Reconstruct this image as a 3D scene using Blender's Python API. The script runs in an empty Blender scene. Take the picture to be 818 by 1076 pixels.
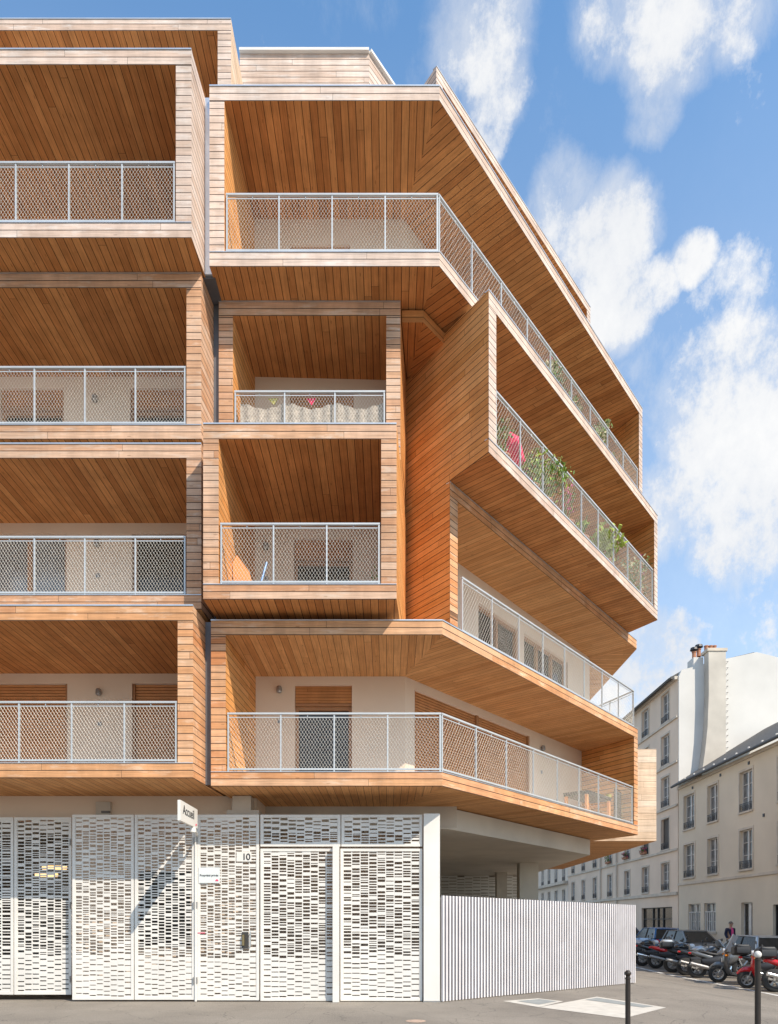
import bpy, math, random
from mathutils import Vector, Matrix
random.seed(7)
R = math.radians
scene = bpy.context.scene
COL = scene.collection
F = 717.3; CX = 409.0; HY = 968.0; EYE = 1.45     # lens in photo pixels, used only to read sizes off the survey

def hit(px, A, B):
    """distance along plan segment A->B seen in pixel column px"""
    k = (px-CX)/F
    dx, dy = B[0]-A[0], B[1]-A[1]
    L = math.hypot(dx, dy)
    t = (k*A[1]-A[0])/(dx-k*dy)
    return t*L

# ---------------------------------------------------------------- materials
def new_mat(name):
    m = bpy.data.materials.new(name); m.use_nodes = True
    nt = m.node_tree; b = nt.nodes['Principled BSDF']
    return m, nt, b
def N(nt, t, **kw):
    n = nt.nodes.new(t)
    for k, v in kw.items(): setattr(n, k, v)
    return n
def math_n(nt, op, a, b=None, c=None, clamp=False):
    n = N(nt, 'ShaderNodeMath', operation=op); n.use_clamp = clamp
    for i, v in enumerate((a, b, c)):
        if v is None: continue
        if isinstance(v, (int, float)): n.inputs[i].default_value = v
        else: nt.links.new(v, n.inputs[i])
    return n.outputs[0]
def mixc(nt, fac, a, b, mode='MIX'):
    n = N(nt, 'ShaderNodeMix', data_type='RGBA', blend_type=mode)
    for s, v in ((0, fac), (6, a), (7, b)):
        if isinstance(v, (int, float)): n.inputs[s].default_value = v
        elif isinstance(v, tuple): n.inputs[s].default_value = (*v, 1)
        else: nt.links.new(v, n.inputs[s])
    return n.outputs[2]

def simple(name, col, rough=.6, metal=0, var=.12, scale=3.0, bump=.0, bscale=60, spec=.5, coat=0):
    m, nt, b = new_mat(name)
    tc = N(nt, 'ShaderNodeTexCoord')
    no = N(nt, 'ShaderNodeTexNoise'); no.inputs['Scale'].default_value = scale; no.inputs['Detail'].default_value = 6
    nt.links.new(tc.outputs['Object'], no.inputs['Vector'])
    lo = tuple(max(0, c*(1-var)) for c in col); hi = tuple(min(1, c*(1+var)) for c in col)
    mr = N(nt, 'ShaderNodeMapRange'); mr.inputs[1].default_value = .3; mr.inputs[2].default_value = .7
    nt.links.new(no.outputs['Fac'], mr.inputs[0])
    nt.links.new(mixc(nt, mr.outputs[0], lo, hi), b.inputs['Base Color'])
    b.inputs['Roughness'].default_value = rough; b.inputs['Metallic'].default_value = metal
    b.inputs['Specular IOR Level'].default_value = spec
    b.inputs['Coat Weight'].default_value = coat
    if bump:
        n2 = N(nt, 'ShaderNodeTexNoise'); n2.inputs['Scale'].default_value = bscale; n2.inputs['Detail'].default_value = 4
        nt.links.new(tc.outputs['Object'], n2.inputs['Vector'])
        bp = N(nt, 'ShaderNodeBump'); bp.inputs['Strength'].default_value = bump; bp.inputs['Distance'].default_value = .01
        nt.links.new(n2.outputs['Fac'], bp.inputs['Height']); nt.links.new(bp.outputs[0], b.inputs['Normal'])
    return m

def wood(name, tones, pitch=.125, weather=None, wamt=0.0, gap=.013, rough=.7, length=3.2, gapcol=(.035, .02, .012), stain=(.80, 1.10)):
    """boards: u runs along the board, v across it, both in metres (UV map)"""
    m, nt, b = new_mat(name); L = nt.links
    uv = N(nt, 'ShaderNodeUVMap'); uv.uv_map = 'UVMap'
    sp = N(nt, 'ShaderNodeSeparateXYZ'); L.new(uv.outputs[0], sp.inputs[0])
    u, v = sp.outputs[0], sp.outputs[1]
    oi = N(nt, 'ShaderNodeObjectInfo')
    vp = math_n(nt, 'DIVIDE', v, pitch)
    idx = math_n(nt, 'FLOOR', vp)
    fr = math_n(nt, 'FRACT', vp)
    cb = N(nt, 'ShaderNodeCombineXYZ'); L.new(idx, cb.inputs[0]); L.new(oi.outputs['Random'], cb.inputs[1])
    wn = N(nt, 'ShaderNodeTexWhiteNoise', noise_dimensions='3D'); L.new(cb.outputs[0], wn.inputs['Vector'])
    up = math_n(nt, 'ADD', math_n(nt, 'DIVIDE', u, length), math_n(nt, 'MULTIPLY', wn.outputs['Value'], 7.0))
    seg = math_n(nt, 'FLOOR', up); ufr = math_n(nt, 'FRACT', up)
    cb2 = N(nt, 'ShaderNodeCombineXYZ'); L.new(idx, cb2.inputs[0]); L.new(seg, cb2.inputs[1]); L.new(oi.outputs['Random'], cb2.inputs[2])
    wn2 = N(nt, 'ShaderNodeTexWhiteNoise', noise_dimensions='3D'); L.new(cb2.outputs[0], wn2.inputs['Vector'])
    ramp = N(nt, 'ShaderNodeValToRGB'); e = ramp.color_ramp.elements
    n = len(tones)
    e[0].position = 0; e[0].color = (*tones[0], 1); e[1].position = 1; e[1].color = (*tones[-1], 1)
    for i in range(1, n-1):
        x = e.new(i/(n-1)); x.color = (*tones[i], 1)
    L.new(wn2.outputs['Value'], ramp.inputs[0])
    # grain
    cg = N(nt, 'ShaderNodeCombineXYZ')
    L.new(math_n(nt, 'MULTIPLY', u, 1.6), cg.inputs[0]); L.new(math_n(nt, 'MULTIPLY', v, 34), cg.inputs[1])
    L.new(math_n(nt, 'MULTIPLY', wn2.outputs['Value'], 31), cg.inputs[2])
    g = N(nt, 'ShaderNodeTexNoise'); g.inputs['Scale'].default_value = 1.0; g.inputs['Detail'].default_value = 5; g.inputs['Roughness'].default_value = .65
    L.new(cg.outputs[0], g.inputs['Vector'])
    gm = N(nt, 'ShaderNodeMapRange'); gm.inputs[1].default_value = .3; gm.inputs[2].default_value = .72; gm.inputs[3].default_value = .74; gm.inputs[4].default_value = 1.16
    L.new(g.outputs['Fac'], gm.inputs[0])
    cbb = N(nt, 'ShaderNodeCombineXYZ')
    for i in range(3): L.new(gm.outputs[0], cbb.inputs[i])
    col = mixc(nt, 1.0, ramp.outputs[0], cbb.outputs[0], 'MULTIPLY')
    # knots
    ck = N(nt, 'ShaderNodeCombineXYZ'); L.new(math_n(nt, 'MULTIPLY', u, 2.2), ck.inputs[0]); L.new(math_n(nt, 'MULTIPLY', v, 8.5), ck.inputs[1])
    vo = N(nt, 'ShaderNodeTexVoronoi'); vo.inputs['Scale'].default_value = 1.0; L.new(ck.outputs[0], vo.inputs['Vector'])
    kn = math_n(nt, 'LESS_THAN', vo.outputs['Distance'], .085)
    col = mixc(nt, math_n(nt, 'MULTIPLY', kn, .45), col, tuple(c*.35 for c in tones[0]))
    if weather:
        cw = N(nt, 'ShaderNodeCombineXYZ'); L.new(math_n(nt, 'MULTIPLY', u, 1.3), cw.inputs[0]); L.new(math_n(nt, 'MULTIPLY', v, 6), cw.inputs[1]); L.new(wn2.outputs['Value'], cw.inputs[2])
        wz = N(nt, 'ShaderNodeTexNoise'); wz.inputs['Scale'].default_value = 1.4; wz.inputs['Detail'].default_value = 7; wz.inputs['Roughness'].default_value = .65
        L.new(cw.outputs[0], wz.inputs['Vector'])
        wm = N(nt, 'ShaderNodeMapRange'); wm.inputs[1].default_value = .62-wamt*.35; wm.inputs[2].default_value = .78-wamt*.3
        L.new(wz.outputs['Fac'], wm.inputs[0])
        col = mixc(nt, wm.outputs[0], col, weather)
    tco = N(nt, 'ShaderNodeTexCoord'); mps = N(nt, 'ShaderNodeMapping'); mps.inputs['Scale'].default_value = (2.6, 2.6, .55); L.new(tco.outputs['Object'], mps.inputs['Vector'])
    st = N(nt, 'ShaderNodeTexNoise'); st.inputs['Scale'].default_value = 1.0; st.inputs['Detail'].default_value = 6; st.inputs['Roughness'].default_value = .6; L.new(mps.outputs[0], st.inputs['Vector'])
    sm = N(nt, 'ShaderNodeMapRange'); sm.inputs[1].default_value = .35; sm.inputs[2].default_value = .68; sm.inputs[3].default_value = stain[0]; sm.inputs[4].default_value = stain[1]; L.new(st.outputs['Fac'], sm.inputs[0])
    cs = N(nt, 'ShaderNodeCombineXYZ')
    for i in range(3): L.new(sm.outputs[0], cs.inputs[i])
    col = mixc(nt, 1.0, col, cs.outputs[0], 'MULTIPLY')
    # open joints between boards
    e1 = math_n(nt, 'LESS_THAN', fr, gap/pitch)
    e2 = math_n(nt, 'LESS_THAN', ufr, .005/length)
    ed = math_n(nt, 'MAXIMUM', e1, e2)
    col = mixc(nt, ed, col, gapcol)
    L.new(col, b.inputs['Base Color'])
    b.inputs['Roughness'].default_value = rough; b.inputs['Specular IOR Level'].default_value = .25
    hgt = math_n(nt, 'SUBTRACT', math_n(nt, 'ADD', math_n(nt, 'MULTIPLY', g.outputs['Fac'], .12), math_n(nt, 'MULTIPLY', wn2.outputs['Value'], .25)), ed)
    bp = N(nt, 'ShaderNodeBump'); bp.inputs['Strength'].default_value = .5; bp.inputs['Distance'].default_value = .006
    L.new(hgt, bp.inputs['Height']); L.new(bp.outputs[0], b.inputs['Normal'])
    return m

M = {}
M['silver'] = wood('wood_silvered', [(.58,.42,.33),(.64,.49,.40),(.70,.56,.48),(.63,.46,.36)], weather=(.70,.61,.55), wamt=.3)
M['mid'] = wood('wood_half_weathered', [(.53,.28,.155),(.60,.35,.21),(.65,.43,.30),(.54,.27,.14)], weather=(.64,.48,.37), wamt=.24)
M['fresh'] = wood('wood_fresh_larch', [(.60,.28,.125),(.65,.34,.165),(.69,.41,.24),(.58,.235,.09)], weather=(.70,.48,.33), wamt=.22)
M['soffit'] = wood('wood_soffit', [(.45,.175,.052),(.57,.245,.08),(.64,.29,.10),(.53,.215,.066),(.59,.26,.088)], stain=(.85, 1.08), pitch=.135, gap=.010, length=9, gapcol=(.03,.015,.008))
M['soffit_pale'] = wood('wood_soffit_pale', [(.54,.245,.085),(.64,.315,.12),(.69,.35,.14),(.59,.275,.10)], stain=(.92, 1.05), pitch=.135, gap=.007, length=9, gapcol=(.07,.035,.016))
M['side'] = wood('wood_side_wall', [(.60,.25,.07),(.70,.32,.10),(.75,.36,.13),(.64,.27,.08)], stain=(.9, 1.08), pitch=.125, gap=.011, gapcol=(.05,.02,.01))
M['cream_wood'] = wood('wood_pale_cladding', [(.66,.48,.33),(.74,.57,.42),(.78,.63,.49)], pitch=.19, gap=.009, gapcol=(.2,.12,.07))
M['shutter'] = wood('wood_shutter', [(.46,.19,.065),(.52,.23,.085),(.49,.21,.075)], pitch=.06, gap=.006, length=8, gapcol=(.06,.02,.01))
M['frame_wood'] = simple('window_timber', (.33,.15,.06), .5)
M['render'] = simple('plaster_beige', (.68,.54,.42), .9, var=.04, scale=1.2, bump=.15)
M['render_white'] = simple('plaster_white', (.80,.77,.72), .9, var=.03, bump=.1)
M['concrete'] = simple('concrete', (.50,.44,.37), .85, var=.12, scale=1.7, bump=.2, bscale=25)
M['concrete_soffit'] = simple('concrete_pale', (.60,.54,.46), .85, var=.10, scale=.9, bump=.15, bscale=12)
M['zinc'] = simple('zinc_flashing', (.62,.64,.66), .35, metal=.7, var=.1)
M['grey_panel'] = simple('grey_metal_panel', (.13,.13,.14), .5, metal=.3)
M['rail'] = simple('galvanised_steel', (.52,.53,.53), .45, metal=.35, var=.06)
M['wire'] = simple('steel_wire', (.72,.69,.63), .45, metal=.25, var=.05)
M['white_metal'] = simple('white_powder_coat', (.69,.66,.615), .45, var=.06, scale=1.6)
M['glass'] = simple('dark_window_glass', (.035,.033,.03), .12, var=.3, spec=.35)
M['glass_curtain'] = simple('curtained_glass', (.16,.17,.18), .15, var=.5, scale=2, spec=.8)
M['black'] = simple('black_plastic', (.02,.02,.022), .45, var=.2)
M['tyre'] = simple('tyre_rubber', (.025,.025,.025), .85, bump=.3)
M['chrome'] = simple('chrome', (.7,.7,.7), .22, metal=.95)
M['alu'] = simple('cast_aluminium', (.32,.31,.30), .5, metal=.6)
M['darkmetal'] = simple('dark_metal', (.07,.065,.06), .5, metal=.5)
M['iron'] = simple('wrought_iron', (.03,.03,.035), .5)
M['bollard'] = simple('brown_black_paint', (.020,.013,.009), .5, var=.2, scale=20)
M['white_paint'] = simple('white_paint', (.62,.60,.56), .6, var=.08, scale=9)
M['red_paint'] = simple('red_paint', (.55,.015,.02), .25, coat=.6)
M['blue_paint'] = simple('blue_paint', (.03,.13,.32), .25, coat=.6)
M['navy_paint'] = simple('navy_paint', (.012,.02,.06), .25, coat=.6)
M['silver_paint'] = simple('silver_paint', (.50,.51,.52), .3, metal=.5, coat=.5)
M['grey_paint'] = simple('grey_paint', (.15,.155,.16), .3, metal=.4, coat=.5)
M['black_paint'] = simple('black_paint', (.018,.018,.02), .22, coat=.6)
M['screen'] = simple('clear_screen', (.32,.36,.40), .08, spec=.9)
M['seat'] = simple('black_vinyl', (.03,.03,.032), .6, bump=.2)
M['orange_lens'] = simple('orange_lens', (.8,.25,.02), .2)
M['red_lens'] = simple('red_lens', (.6,.02,.02), .2)
M['lamp_lens'] = simple('headlight_lens', (.7,.72,.74), .1)
M['skin'] = simple('skin', (.45,.26,.18), .6)
M['hair'] = simple('grey_hair', (.16,.145,.13), .9, bump=.4)
M['jacket'] = simple('navy_cloth', (.02,.024,.06), .9)
M['pink'] = simple('pink_shirt', (.75,.09,.28), .8)
M['trousers'] = simple('grey_trousers', (.08,.08,.09), .9)
M['stone'] = simple('cream_render_wall', (.66,.575,.455), .9, var=.09, scale=.35, bump=.1, bscale=8)
M['stone2'] = simple('pinkish_render_wall', (.74,.60,.475), .9, var=.10, scale=.35, bump=.1, bscale=8)
M['stone3'] = simple('pale_render_wall', (.68,.60,.51), .9, var=.08, scale=.35)
M['stone_trim'] = simple('stone_trim', (.58,.51,.42), .85, var=.12, scale=1.5)
M['gable'] = simple('white_gable_render', (.62,.605,.575), .9, var=.11, scale=.3, bump=.1, bscale=5)
M['chimney'] = simple('chimney_render', (.52,.48,.42), .9, var=.14, scale=.8, bump=.2, bscale=10)
M['slate'] = simple('slate_roof', (.09,.085,.08), .8, var=.35, scale=7)
M['terracotta'] = simple('terracotta', (.40,.18,.10), .8)
M['win_white'] = simple('white_window_frame', (.62,.60,.57), .5)
M['persienne'] = simple('grey_shutter', (.13,.12,.11), .6)
M['leaf'] = simple('leaves_green', (.12,.22,.035), .6, var=.5, scale=9)
M['leaf_pale'] = simple('leaves_yellow_green', (.30,.38,.05), .6, var=.4, scale=9)
M['leaf_dry'] = simple('leaves_pale', (.42,.38,.22), .7, var=.4, scale=9)
M['petal_pink'] = simple('pink_petals', (.62,.10,.25), .7, var=.3, scale=9)
M['petal_white'] = simple('pale_petals', (.65,.50,.48), .7, var=.3)
M['parasol'] = simple('crimson_cloth', (.72,.02,.10), .8, var=.25, scale=6)
M['mat'] = simple('reed_mat', (.42,.36,.30), .95, var=.35, scale=25, bump=.6, bscale=90)
M['yellow'] = simple('yellow_cloth', (.4,.36,.08), .8)
M['orange_wood'] = simple('orange_board', (.75,.30,.10), .6, var=.15)
M['blue_plastic'] = simple('blue_plastic', (.02,.22,.6), .4)
M['green_plastic'] = simple('green_plastic', (.15,.5,.1), .4)
M['brass'] = simple('brass', (.35,.27,.14), .4, metal=.8)
M['letter'] = simple('black_lettering', (.03,.03,.03), .6)
M['red_mark'] = simple('red_emblem', (.7,.03,.12), .5)
M['sign_grey'] = simple('pale_grey_sign', (.66,.68,.67), .5, var=.03)
M['pave_pale'] = simple('pale_concrete_patch', (.55,.51,.45), .85, var=.10, scale=6, bump=.2)
M['pave_blue'] = simple('grey_blue_patch', (.27,.28,.27), .85, var=.10, scale=6)
M['manhole'] = simple('pinkish_cover', (.46,.33,.25), .8, var=.15, scale=30)
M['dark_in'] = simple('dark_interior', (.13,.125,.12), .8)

def lamp_mat():
    m, nt, b = new_mat('warm_lamp'); b.inputs['Emission Color'].default_value = (1, .62, .25, 1); b.inputs['Emission Strength'].default_value = .9
    return m
M['lamp'] = lamp_mat()

def asphalt():
    m, nt, b = new_mat('asphalt'); L = nt.links
    tc = N(nt, 'ShaderNodeTexCoord')
    a = N(nt, 'ShaderNodeTexNoise'); a.inputs['Scale'].default_value = .55; a.inputs['Detail'].default_value = 8; a.inputs['Roughness'].default_value = .6
    s = N(nt, 'ShaderNodeTexNoise'); s.inputs['Scale'].default_value = 70; s.inputs['Detail'].default_value = 3
    v = N(nt, 'ShaderNodeTexVoronoi'); v.inputs['Scale'].default_value = 1.1; v.feature = 'DISTANCE_TO_EDGE'
    for n in (a, s): L.new(tc.outputs['Object'], n.inputs['Vector'])
    wv = N(nt, 'ShaderNodeVectorMath', operation='ADD'); L.new(tc.outputs['Object'], wv.inputs[0])
    sc = N(nt, 'ShaderNodeVectorMath', operation='SCALE'); L.new(a.outputs['Color'], sc.inputs[0]); sc.inputs['Scale'].default_value = .8
    L.new(sc.outputs[0], wv.inputs[1]); L.new(wv.outputs[0], v.inputs['Vector'])
    mr = N(nt, 'ShaderNodeMapRange'); mr.inputs[1].default_value = .3; mr.inputs[2].default_value = .7; L.new(a.outputs['Fac'], mr.inputs[0])
    c = mixc(nt, mr.outputs[0], (.185,.162,.136), (.275,.242,.203))
    m2 = N(nt, 'ShaderNodeMapRange'); m2.inputs[1].default_value = .35; m2.inputs[2].default_value = .65; m2.inputs[3].default_value = .72; m2.inputs[4].default_value = 1.25; L.new(s.outputs['Fac'], m2.inputs[0])
    cb = N(nt, 'ShaderNodeCombineXYZ')
    for i in range(3): L.new(m2.outputs[0], cb.inputs[i])
    c = mixc(nt, 1, c, cb.outputs[0], 'MULTIPLY')
    cr = math_n(nt, 'LESS_THAN', v.outputs['Distance'], .006)
    c = mixc(nt, math_n(nt, 'MULTIPLY', cr, .5), c, (.06,.055,.05))
    L.new(c, b.inputs['Base Color']); b.inputs['Roughness'].default_value = .85; b.inputs['Specular IOR Level'].default_value = .3
    bp = N(nt, 'ShaderNodeBump'); bp.inputs['Strength'].default_value = .4; bp.inputs['Distance'].default_value = .006
    L.new(s.outputs['Fac'], bp.inputs['Height']); L.new(bp.outputs[0], b.inputs['Normal'])
    return m
M['asphalt'] = asphalt()
M['fence_white'] = simple('fence_slat_paint', (.64,.60,.60), .5, var=.08, scale=2.5)
M['fence_gap_shade'] = simple('shaded_fence_sheet', (.17,.155,.14), .8)  # backing coloured dark to give the shadow in the slat gaps
M['shutter_slat'] = simple('shutter_slats', (.50,.22,.08), .55, var=.12, scale=5)

# ---------------------------------------------------------------- mesh builder
class MB:
    def __init__(s): s.v = []; s.f = []; s.uv = []; s.m = []; s.mats = []
    def mi(s, mat):
        mat = M[mat] if isinstance(mat, str) else mat
        if mat not in s.mats: s.mats.append(mat)
        return s.mats.index(mat)
    def face(s, pts, mat, ud=None, vd=None, off=(0, 0)):
        i = len(s.v); pts = [Vector(p) for p in pts]; s.v += pts
        s.f.append(list(range(i, i+len(pts)))); s.m.append(s.mi(mat))
        if ud is None: s.uv.append([(0, 0)]*len(pts))
        else:
            ud = Vector(ud); vd = Vector(vd)
            s.uv.append([(p.dot(ud)+off[0], p.dot(vd)+off[1]) for p in pts])
    def idx(s, verts, faces, mat, smooth=False):
        i = len(s.v); s.v += [Vector(p) for p in verts]; mi = s.mi(mat)
        for f in faces:
            s.f.append([i+k for k in f]); s.m.append(mi); s.uv.append([(0, 0)]*len(f))
    def box(s, x0, x1, y0, y1, z0, z1, mat):
        V = [(x, y, z) for x in (x0, x1) for y in (y0, y1) for z in (z0, z1)]
        s.idx(V, [(0,1,3,2),(4,6,7,5),(0,4,5,1),(2,3,7,6),(0,2,6,4),(1,5,7,3)], mat)
    def bar(s, a, b, w, h, mat, up=(0, 0, 1)):
        a = Vector(a); b = Vector(b); d = (b-a).normalized(); up = Vector(up)
        sd = d.cross(up)
        if sd.length < 1e-4: sd = d.cross(Vector((1, 0, 0)))
        sd.normalize(); u = sd.cross(d).normalized()
        V = []
        for p in (a, b):
            for sx, sy in ((-1,-1),(1,-1),(1,1),(-1,1)): V.append(p+sd*sx*w/2+u*sy*h/2)
        s.idx(V, [(3,2,1,0),(4,5,6,7),(0,1,5,4),(1,2,6,5),(2,3,7,6),(3,0,4,7)], mat)
    def tube(s, pts, r, mat, n=8, caps=True):
        pts = [Vector(p) for p in pts]; rs = r if isinstance(r, (list, tuple)) else [r]*len(pts)
        V = []; 
        for k, p in enumerate(pts):
            d = (pts[min(k+1, len(pts)-1)]-pts[max(k-1, 0)]).normalized()
            a = d.cross(Vector((0, 0, 1)))
            if a.length < .05: a = d.cross(Vector((0, 1, 0)))
            a.normalize(); b = d.cross(a)
            for j in range(n):
                t = 2*math.pi*j/n; V.append(p+a*math.cos(t)*rs[k]+b*math.sin(t)*rs[k])
        Fc = []
        for k in range(len(pts)-1):
            for j in range(n): Fc.append((k*n+j, k*n+(j+1)%n, (k+1)*n+(j+1)%n, (k+1)*n+j))
        if caps: Fc.append(tuple(range(n))[::-1]); Fc.append(tuple((len(pts)-1)*n+j for j in range(n)))
        s.idx(V, Fc, mat)
    def lathe(s, prof, c, mat, n=20, axis='z'):
        V = []; c = Vector(c)
        for r, h in prof:
            for j in range(n):
                t = 2*math.pi*j/n; a, b = r*math.cos(t), r*math.sin(t)
                V.append(c+(Vector((a, b, h)) if axis == 'z' else Vector((a, h, b)) if axis == 'y' else Vector((h, a, b))))
        Fc = [(k*n+j, k*n+(j+1)%n, (k+1)*n+(j+1)%n, (k+1)*n+j) for k in range(len(prof)-1) for j in range(n)]
        s.idx(V, Fc, mat)
    def loft(s, secs, mat, n=14, p=2.4, y0=0):
        """secs: (x, zc, half_width, half_height) superellipse sections along x"""
        V = []
        for x, zc, hw, hh in secs:
            for j in range(n):
                t = 2*math.pi*j/n; ct, st = math.cos(t), math.sin(t)
                V.append((x, y0+hw*math.copysign(abs(ct)**(2/p), ct), zc+hh*math.copysign(abs(st)**(2/p), st)))
        Fc = [(k*n+j, k*n+(j+1)%n, (k+1)*n+(j+1)%n, (k+1)*n+j) for k in range(len(secs)-1) for j in range(n)]
        Fc.append(tuple(range(n))[::-1]); Fc.append(tuple((len(secs)-1)*n+j for j in range(n)))
        s.idx(V, Fc, mat)
    def prism(s, poly, z0, z1, mat):
        n = len(poly); V = [(x, y, z0) for x, y in poly]+[(x, y, z1) for x, y in poly]
        Fc = [(i, (i+1)%n, n+(i+1)%n, n+i) for i in range(n)]+[tuple(range(n))[::-1], tuple(range(n, 2*n))]
        s.idx(V, Fc, mat)
    def xprism(s, poly, y0, y1, mat):   # polygon in x,z extruded along y
        n = len(poly); V = [(x, y0, z) for x, z in poly]+[(x, y1, z) for x, z in poly]
        Fc = [(i, (i+1)%n, n+(i+1)%n, n+i) for i in range(n)]+[tuple(range(n))[::-1], tuple(range(n, 2*n))]
        s.idx(V, Fc, mat)
    def build(s, name, parent=None, smooth=False, loc=None, rz=0):
        me = bpy.data.meshes.new(name); me.from_pydata([tuple(v) for v in s.v], [], s.f)
        for m in s.mats: me.materials.append(m)
        me.polygons.foreach_set('material_index', s.m)
        uvl = me.uv_layers.new(name='UVMap')
        flat = [c for f in s.uv for p in f for c in p]
        uvl.data.foreach_set('uv', flat)
        if smooth:
            me.polygons.foreach_set('use_smooth', [True]*len(me.polygons))
            try: me.set_sharp_from_angle(angle=R(38))
            except Exception: pass
        me.update()
        o = bpy.data.objects.new(name, me); COL.objects.link(o)
        if parent is not None: o.parent = parent
        if loc is not None: o.location = loc
        o.rotation_euler.z = rz
        return o

def tag(o, label=None, cat=None, group=None, kind=None):
    if label: o['label'] = label
    if cat: o['category'] = cat
    if group: o['group'] = group
    if kind: o['kind'] = kind
    return o
def empty(name, loc=(0, 0, 0), rz=0):
    o = bpy.data.objects.new(name, None); o.location = loc; o.rotation_euler.z = rz; o.empty_display_size = .3
    COL.objects.link(o); return o
def copy_tree(o, parent=None):
    c = o.copy(); COL.objects.link(c)
    if parent is not None: c.parent = parent
    for ch in list(o.children): copy_tree(ch, c)
    return c

def g(x, y):
    """ground height: the street falls away to the right"""
    t = min(1, max(0, (x-5.6)/5.0)); t = t*t*(3-2*t)
    k = min(1, max(0, (y-27)/14.0))
    return -.045 - t*(.60-.22*k)

# ================================================================ APARTMENT BUILDING
BLD = empty('apartment_building', (0, 13, 0))
tag(BLD, 'timber clad apartment block with stacked projecting balcony boxes on the street corner', 'apartment building')
class Rel:  # parent offset helper: keep world coordinates
    pass
def bpart(mb, name, parent, smooth=False):
    o = mb.build(name, None, smooth)
    o.parent = parent
    o.matrix_parent_inverse = Matrix.Translation(-Vector((0, 13, 0)))if parent == BLD else Matrix.Identity(4)
    return o

def V2(p): return Vector((p[0], p[1]))
def unit(a, b):
    d = V2(b)-V2(a); return d.normalized()

def slab(mb, Fp, Bp, z0, z1, fmat, smat, fo, eL=None, eR=None):
    """floor or roof slab: boarded fascia on the front, boarded soffit under, mitred at the bends"""
    for i in range(len(Fp)-1):
        a, b, c, d = Fp[i], Fp[i+1], Bp[i+1], Bp[i]
        u = unit(a, b); n = Vector((-u.y, u.x))
        mb.face([(*a, z0), (*b, z0), (*b, z1), (*a, z1)], fmat, (u.x, u.y, 0), (0, 0, 1), (i*3.3, fo))
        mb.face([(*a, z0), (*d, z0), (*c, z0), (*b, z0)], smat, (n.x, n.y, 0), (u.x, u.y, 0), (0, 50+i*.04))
        mb.face([(*a, z1), (*b, z1), (*c, z1), (*d, z1)], 'zinc')
        mb.face([(*d, z0), (*d, z1), (*c, z1), (*c, z0)], 'render')
    for P, Q, em in ((Fp[0], Bp[0], eL or fmat), (Bp[-1], Fp[-1], eR or fmat)):
        u = unit(P, Q)
        mb.face([(*P, z0), (*Q, z0), (*Q, z1), (*P, z1)], em, (u.x, u.y, 0), (0, 0, 1), (0, fo))

def side_wall(parent, P, Q, t, z0, z1, fmat, omat, imat, flip=1, fo=0, name='side_wall'):
    """wall from front point P back to Q; thickness t (2-vector) towards the inside"""
    mb = MB(); t = Vector(t)
    P = V2(P); Q = V2(Q); P2 = P+t; Q2 = Q+t
    u = (Q-P).normalized(); w = t.normalized()
    mb.face([(*P, z0), (*P, z1), (*Q, z1), (*Q, z0)], omat, (u.x, u.y, 0), (0, 0, 1), (0, fo))
    mb.face([(*P2, z0), (*P2, z1), (*Q2, z1), (*Q2, z0)], imat, (u.x, u.y, 0), (0, 0, 1), (1, fo))
    mb.face([(*P, z0), (*P2, z0), (*P2, z1), (*P, z1)], fmat, (w.x, w.y, 0), (0, 0, 1), (2, fo))
    mb.face([(*Q, z0), (*Q2, z0), (*Q2, z1), (*Q, z1)], 'render')
    return bpart(mb, name, parent)

def wall_grid(mb, A, B, z0, z1, holes, mat, depth=.18, rmat=None, s0=0.0, s1=None):
    """vertical wall from A to B (plan) with rectangular recessed holes (sa, sb, za, zb); the wall faces the camera side"""
    A = V2(A); B = V2(B); u = (B-A).normalized(); L = (B-A).length if s1 is None else s1
    n = Vector((-u.y, u.x))  # pointing inwards (away from viewer when A is left of B)
    ss = sorted({s0, L, *[h[0] for h in holes], *[h[1] for h in holes]}); ss = [s for s in ss if s0 <= s <= L]
    zs = sorted({z0, z1, *[h[2] for h in holes], *[h[3] for h in holes]}); zs = [z for z in zs if z0 <= z <= z1]
    def P(s, z, d=0): q = A+u*s+n*d; return (q.x, q.y, z)
    for i in range(len(ss)-1):
        for j in range(len(zs)-1):
            cs, cz = (ss[i]+ss[i+1])/2, (zs[j]+zs[j+1])/2
            if any(h[0] < cs < h[1] and h[2] < cz < h[3] for h in holes): continue
            mb.face([P(ss[i], zs[j]), P(ss[i+1], zs[j]), P(ss[i+1], zs[j+1]), P(ss[i], zs[j+1])], mat)
    for a, b, c, d in holes:
        rm = rmat or mat
        mb.face([P(a, c), P(a, d), P(a, d, depth), P(a, c, depth)], rm)
        mb.face([P(b, c), P(b, c, depth), P(b, d, depth), P(b, d)], rm)
        mb.face([P(a, d), P(b, d), P(b, d, depth), P(a, d, depth)], rm)
        mb.face([P(a, c), P(a, c, depth), P(b, c, depth), P(b, c)], rm)

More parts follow.
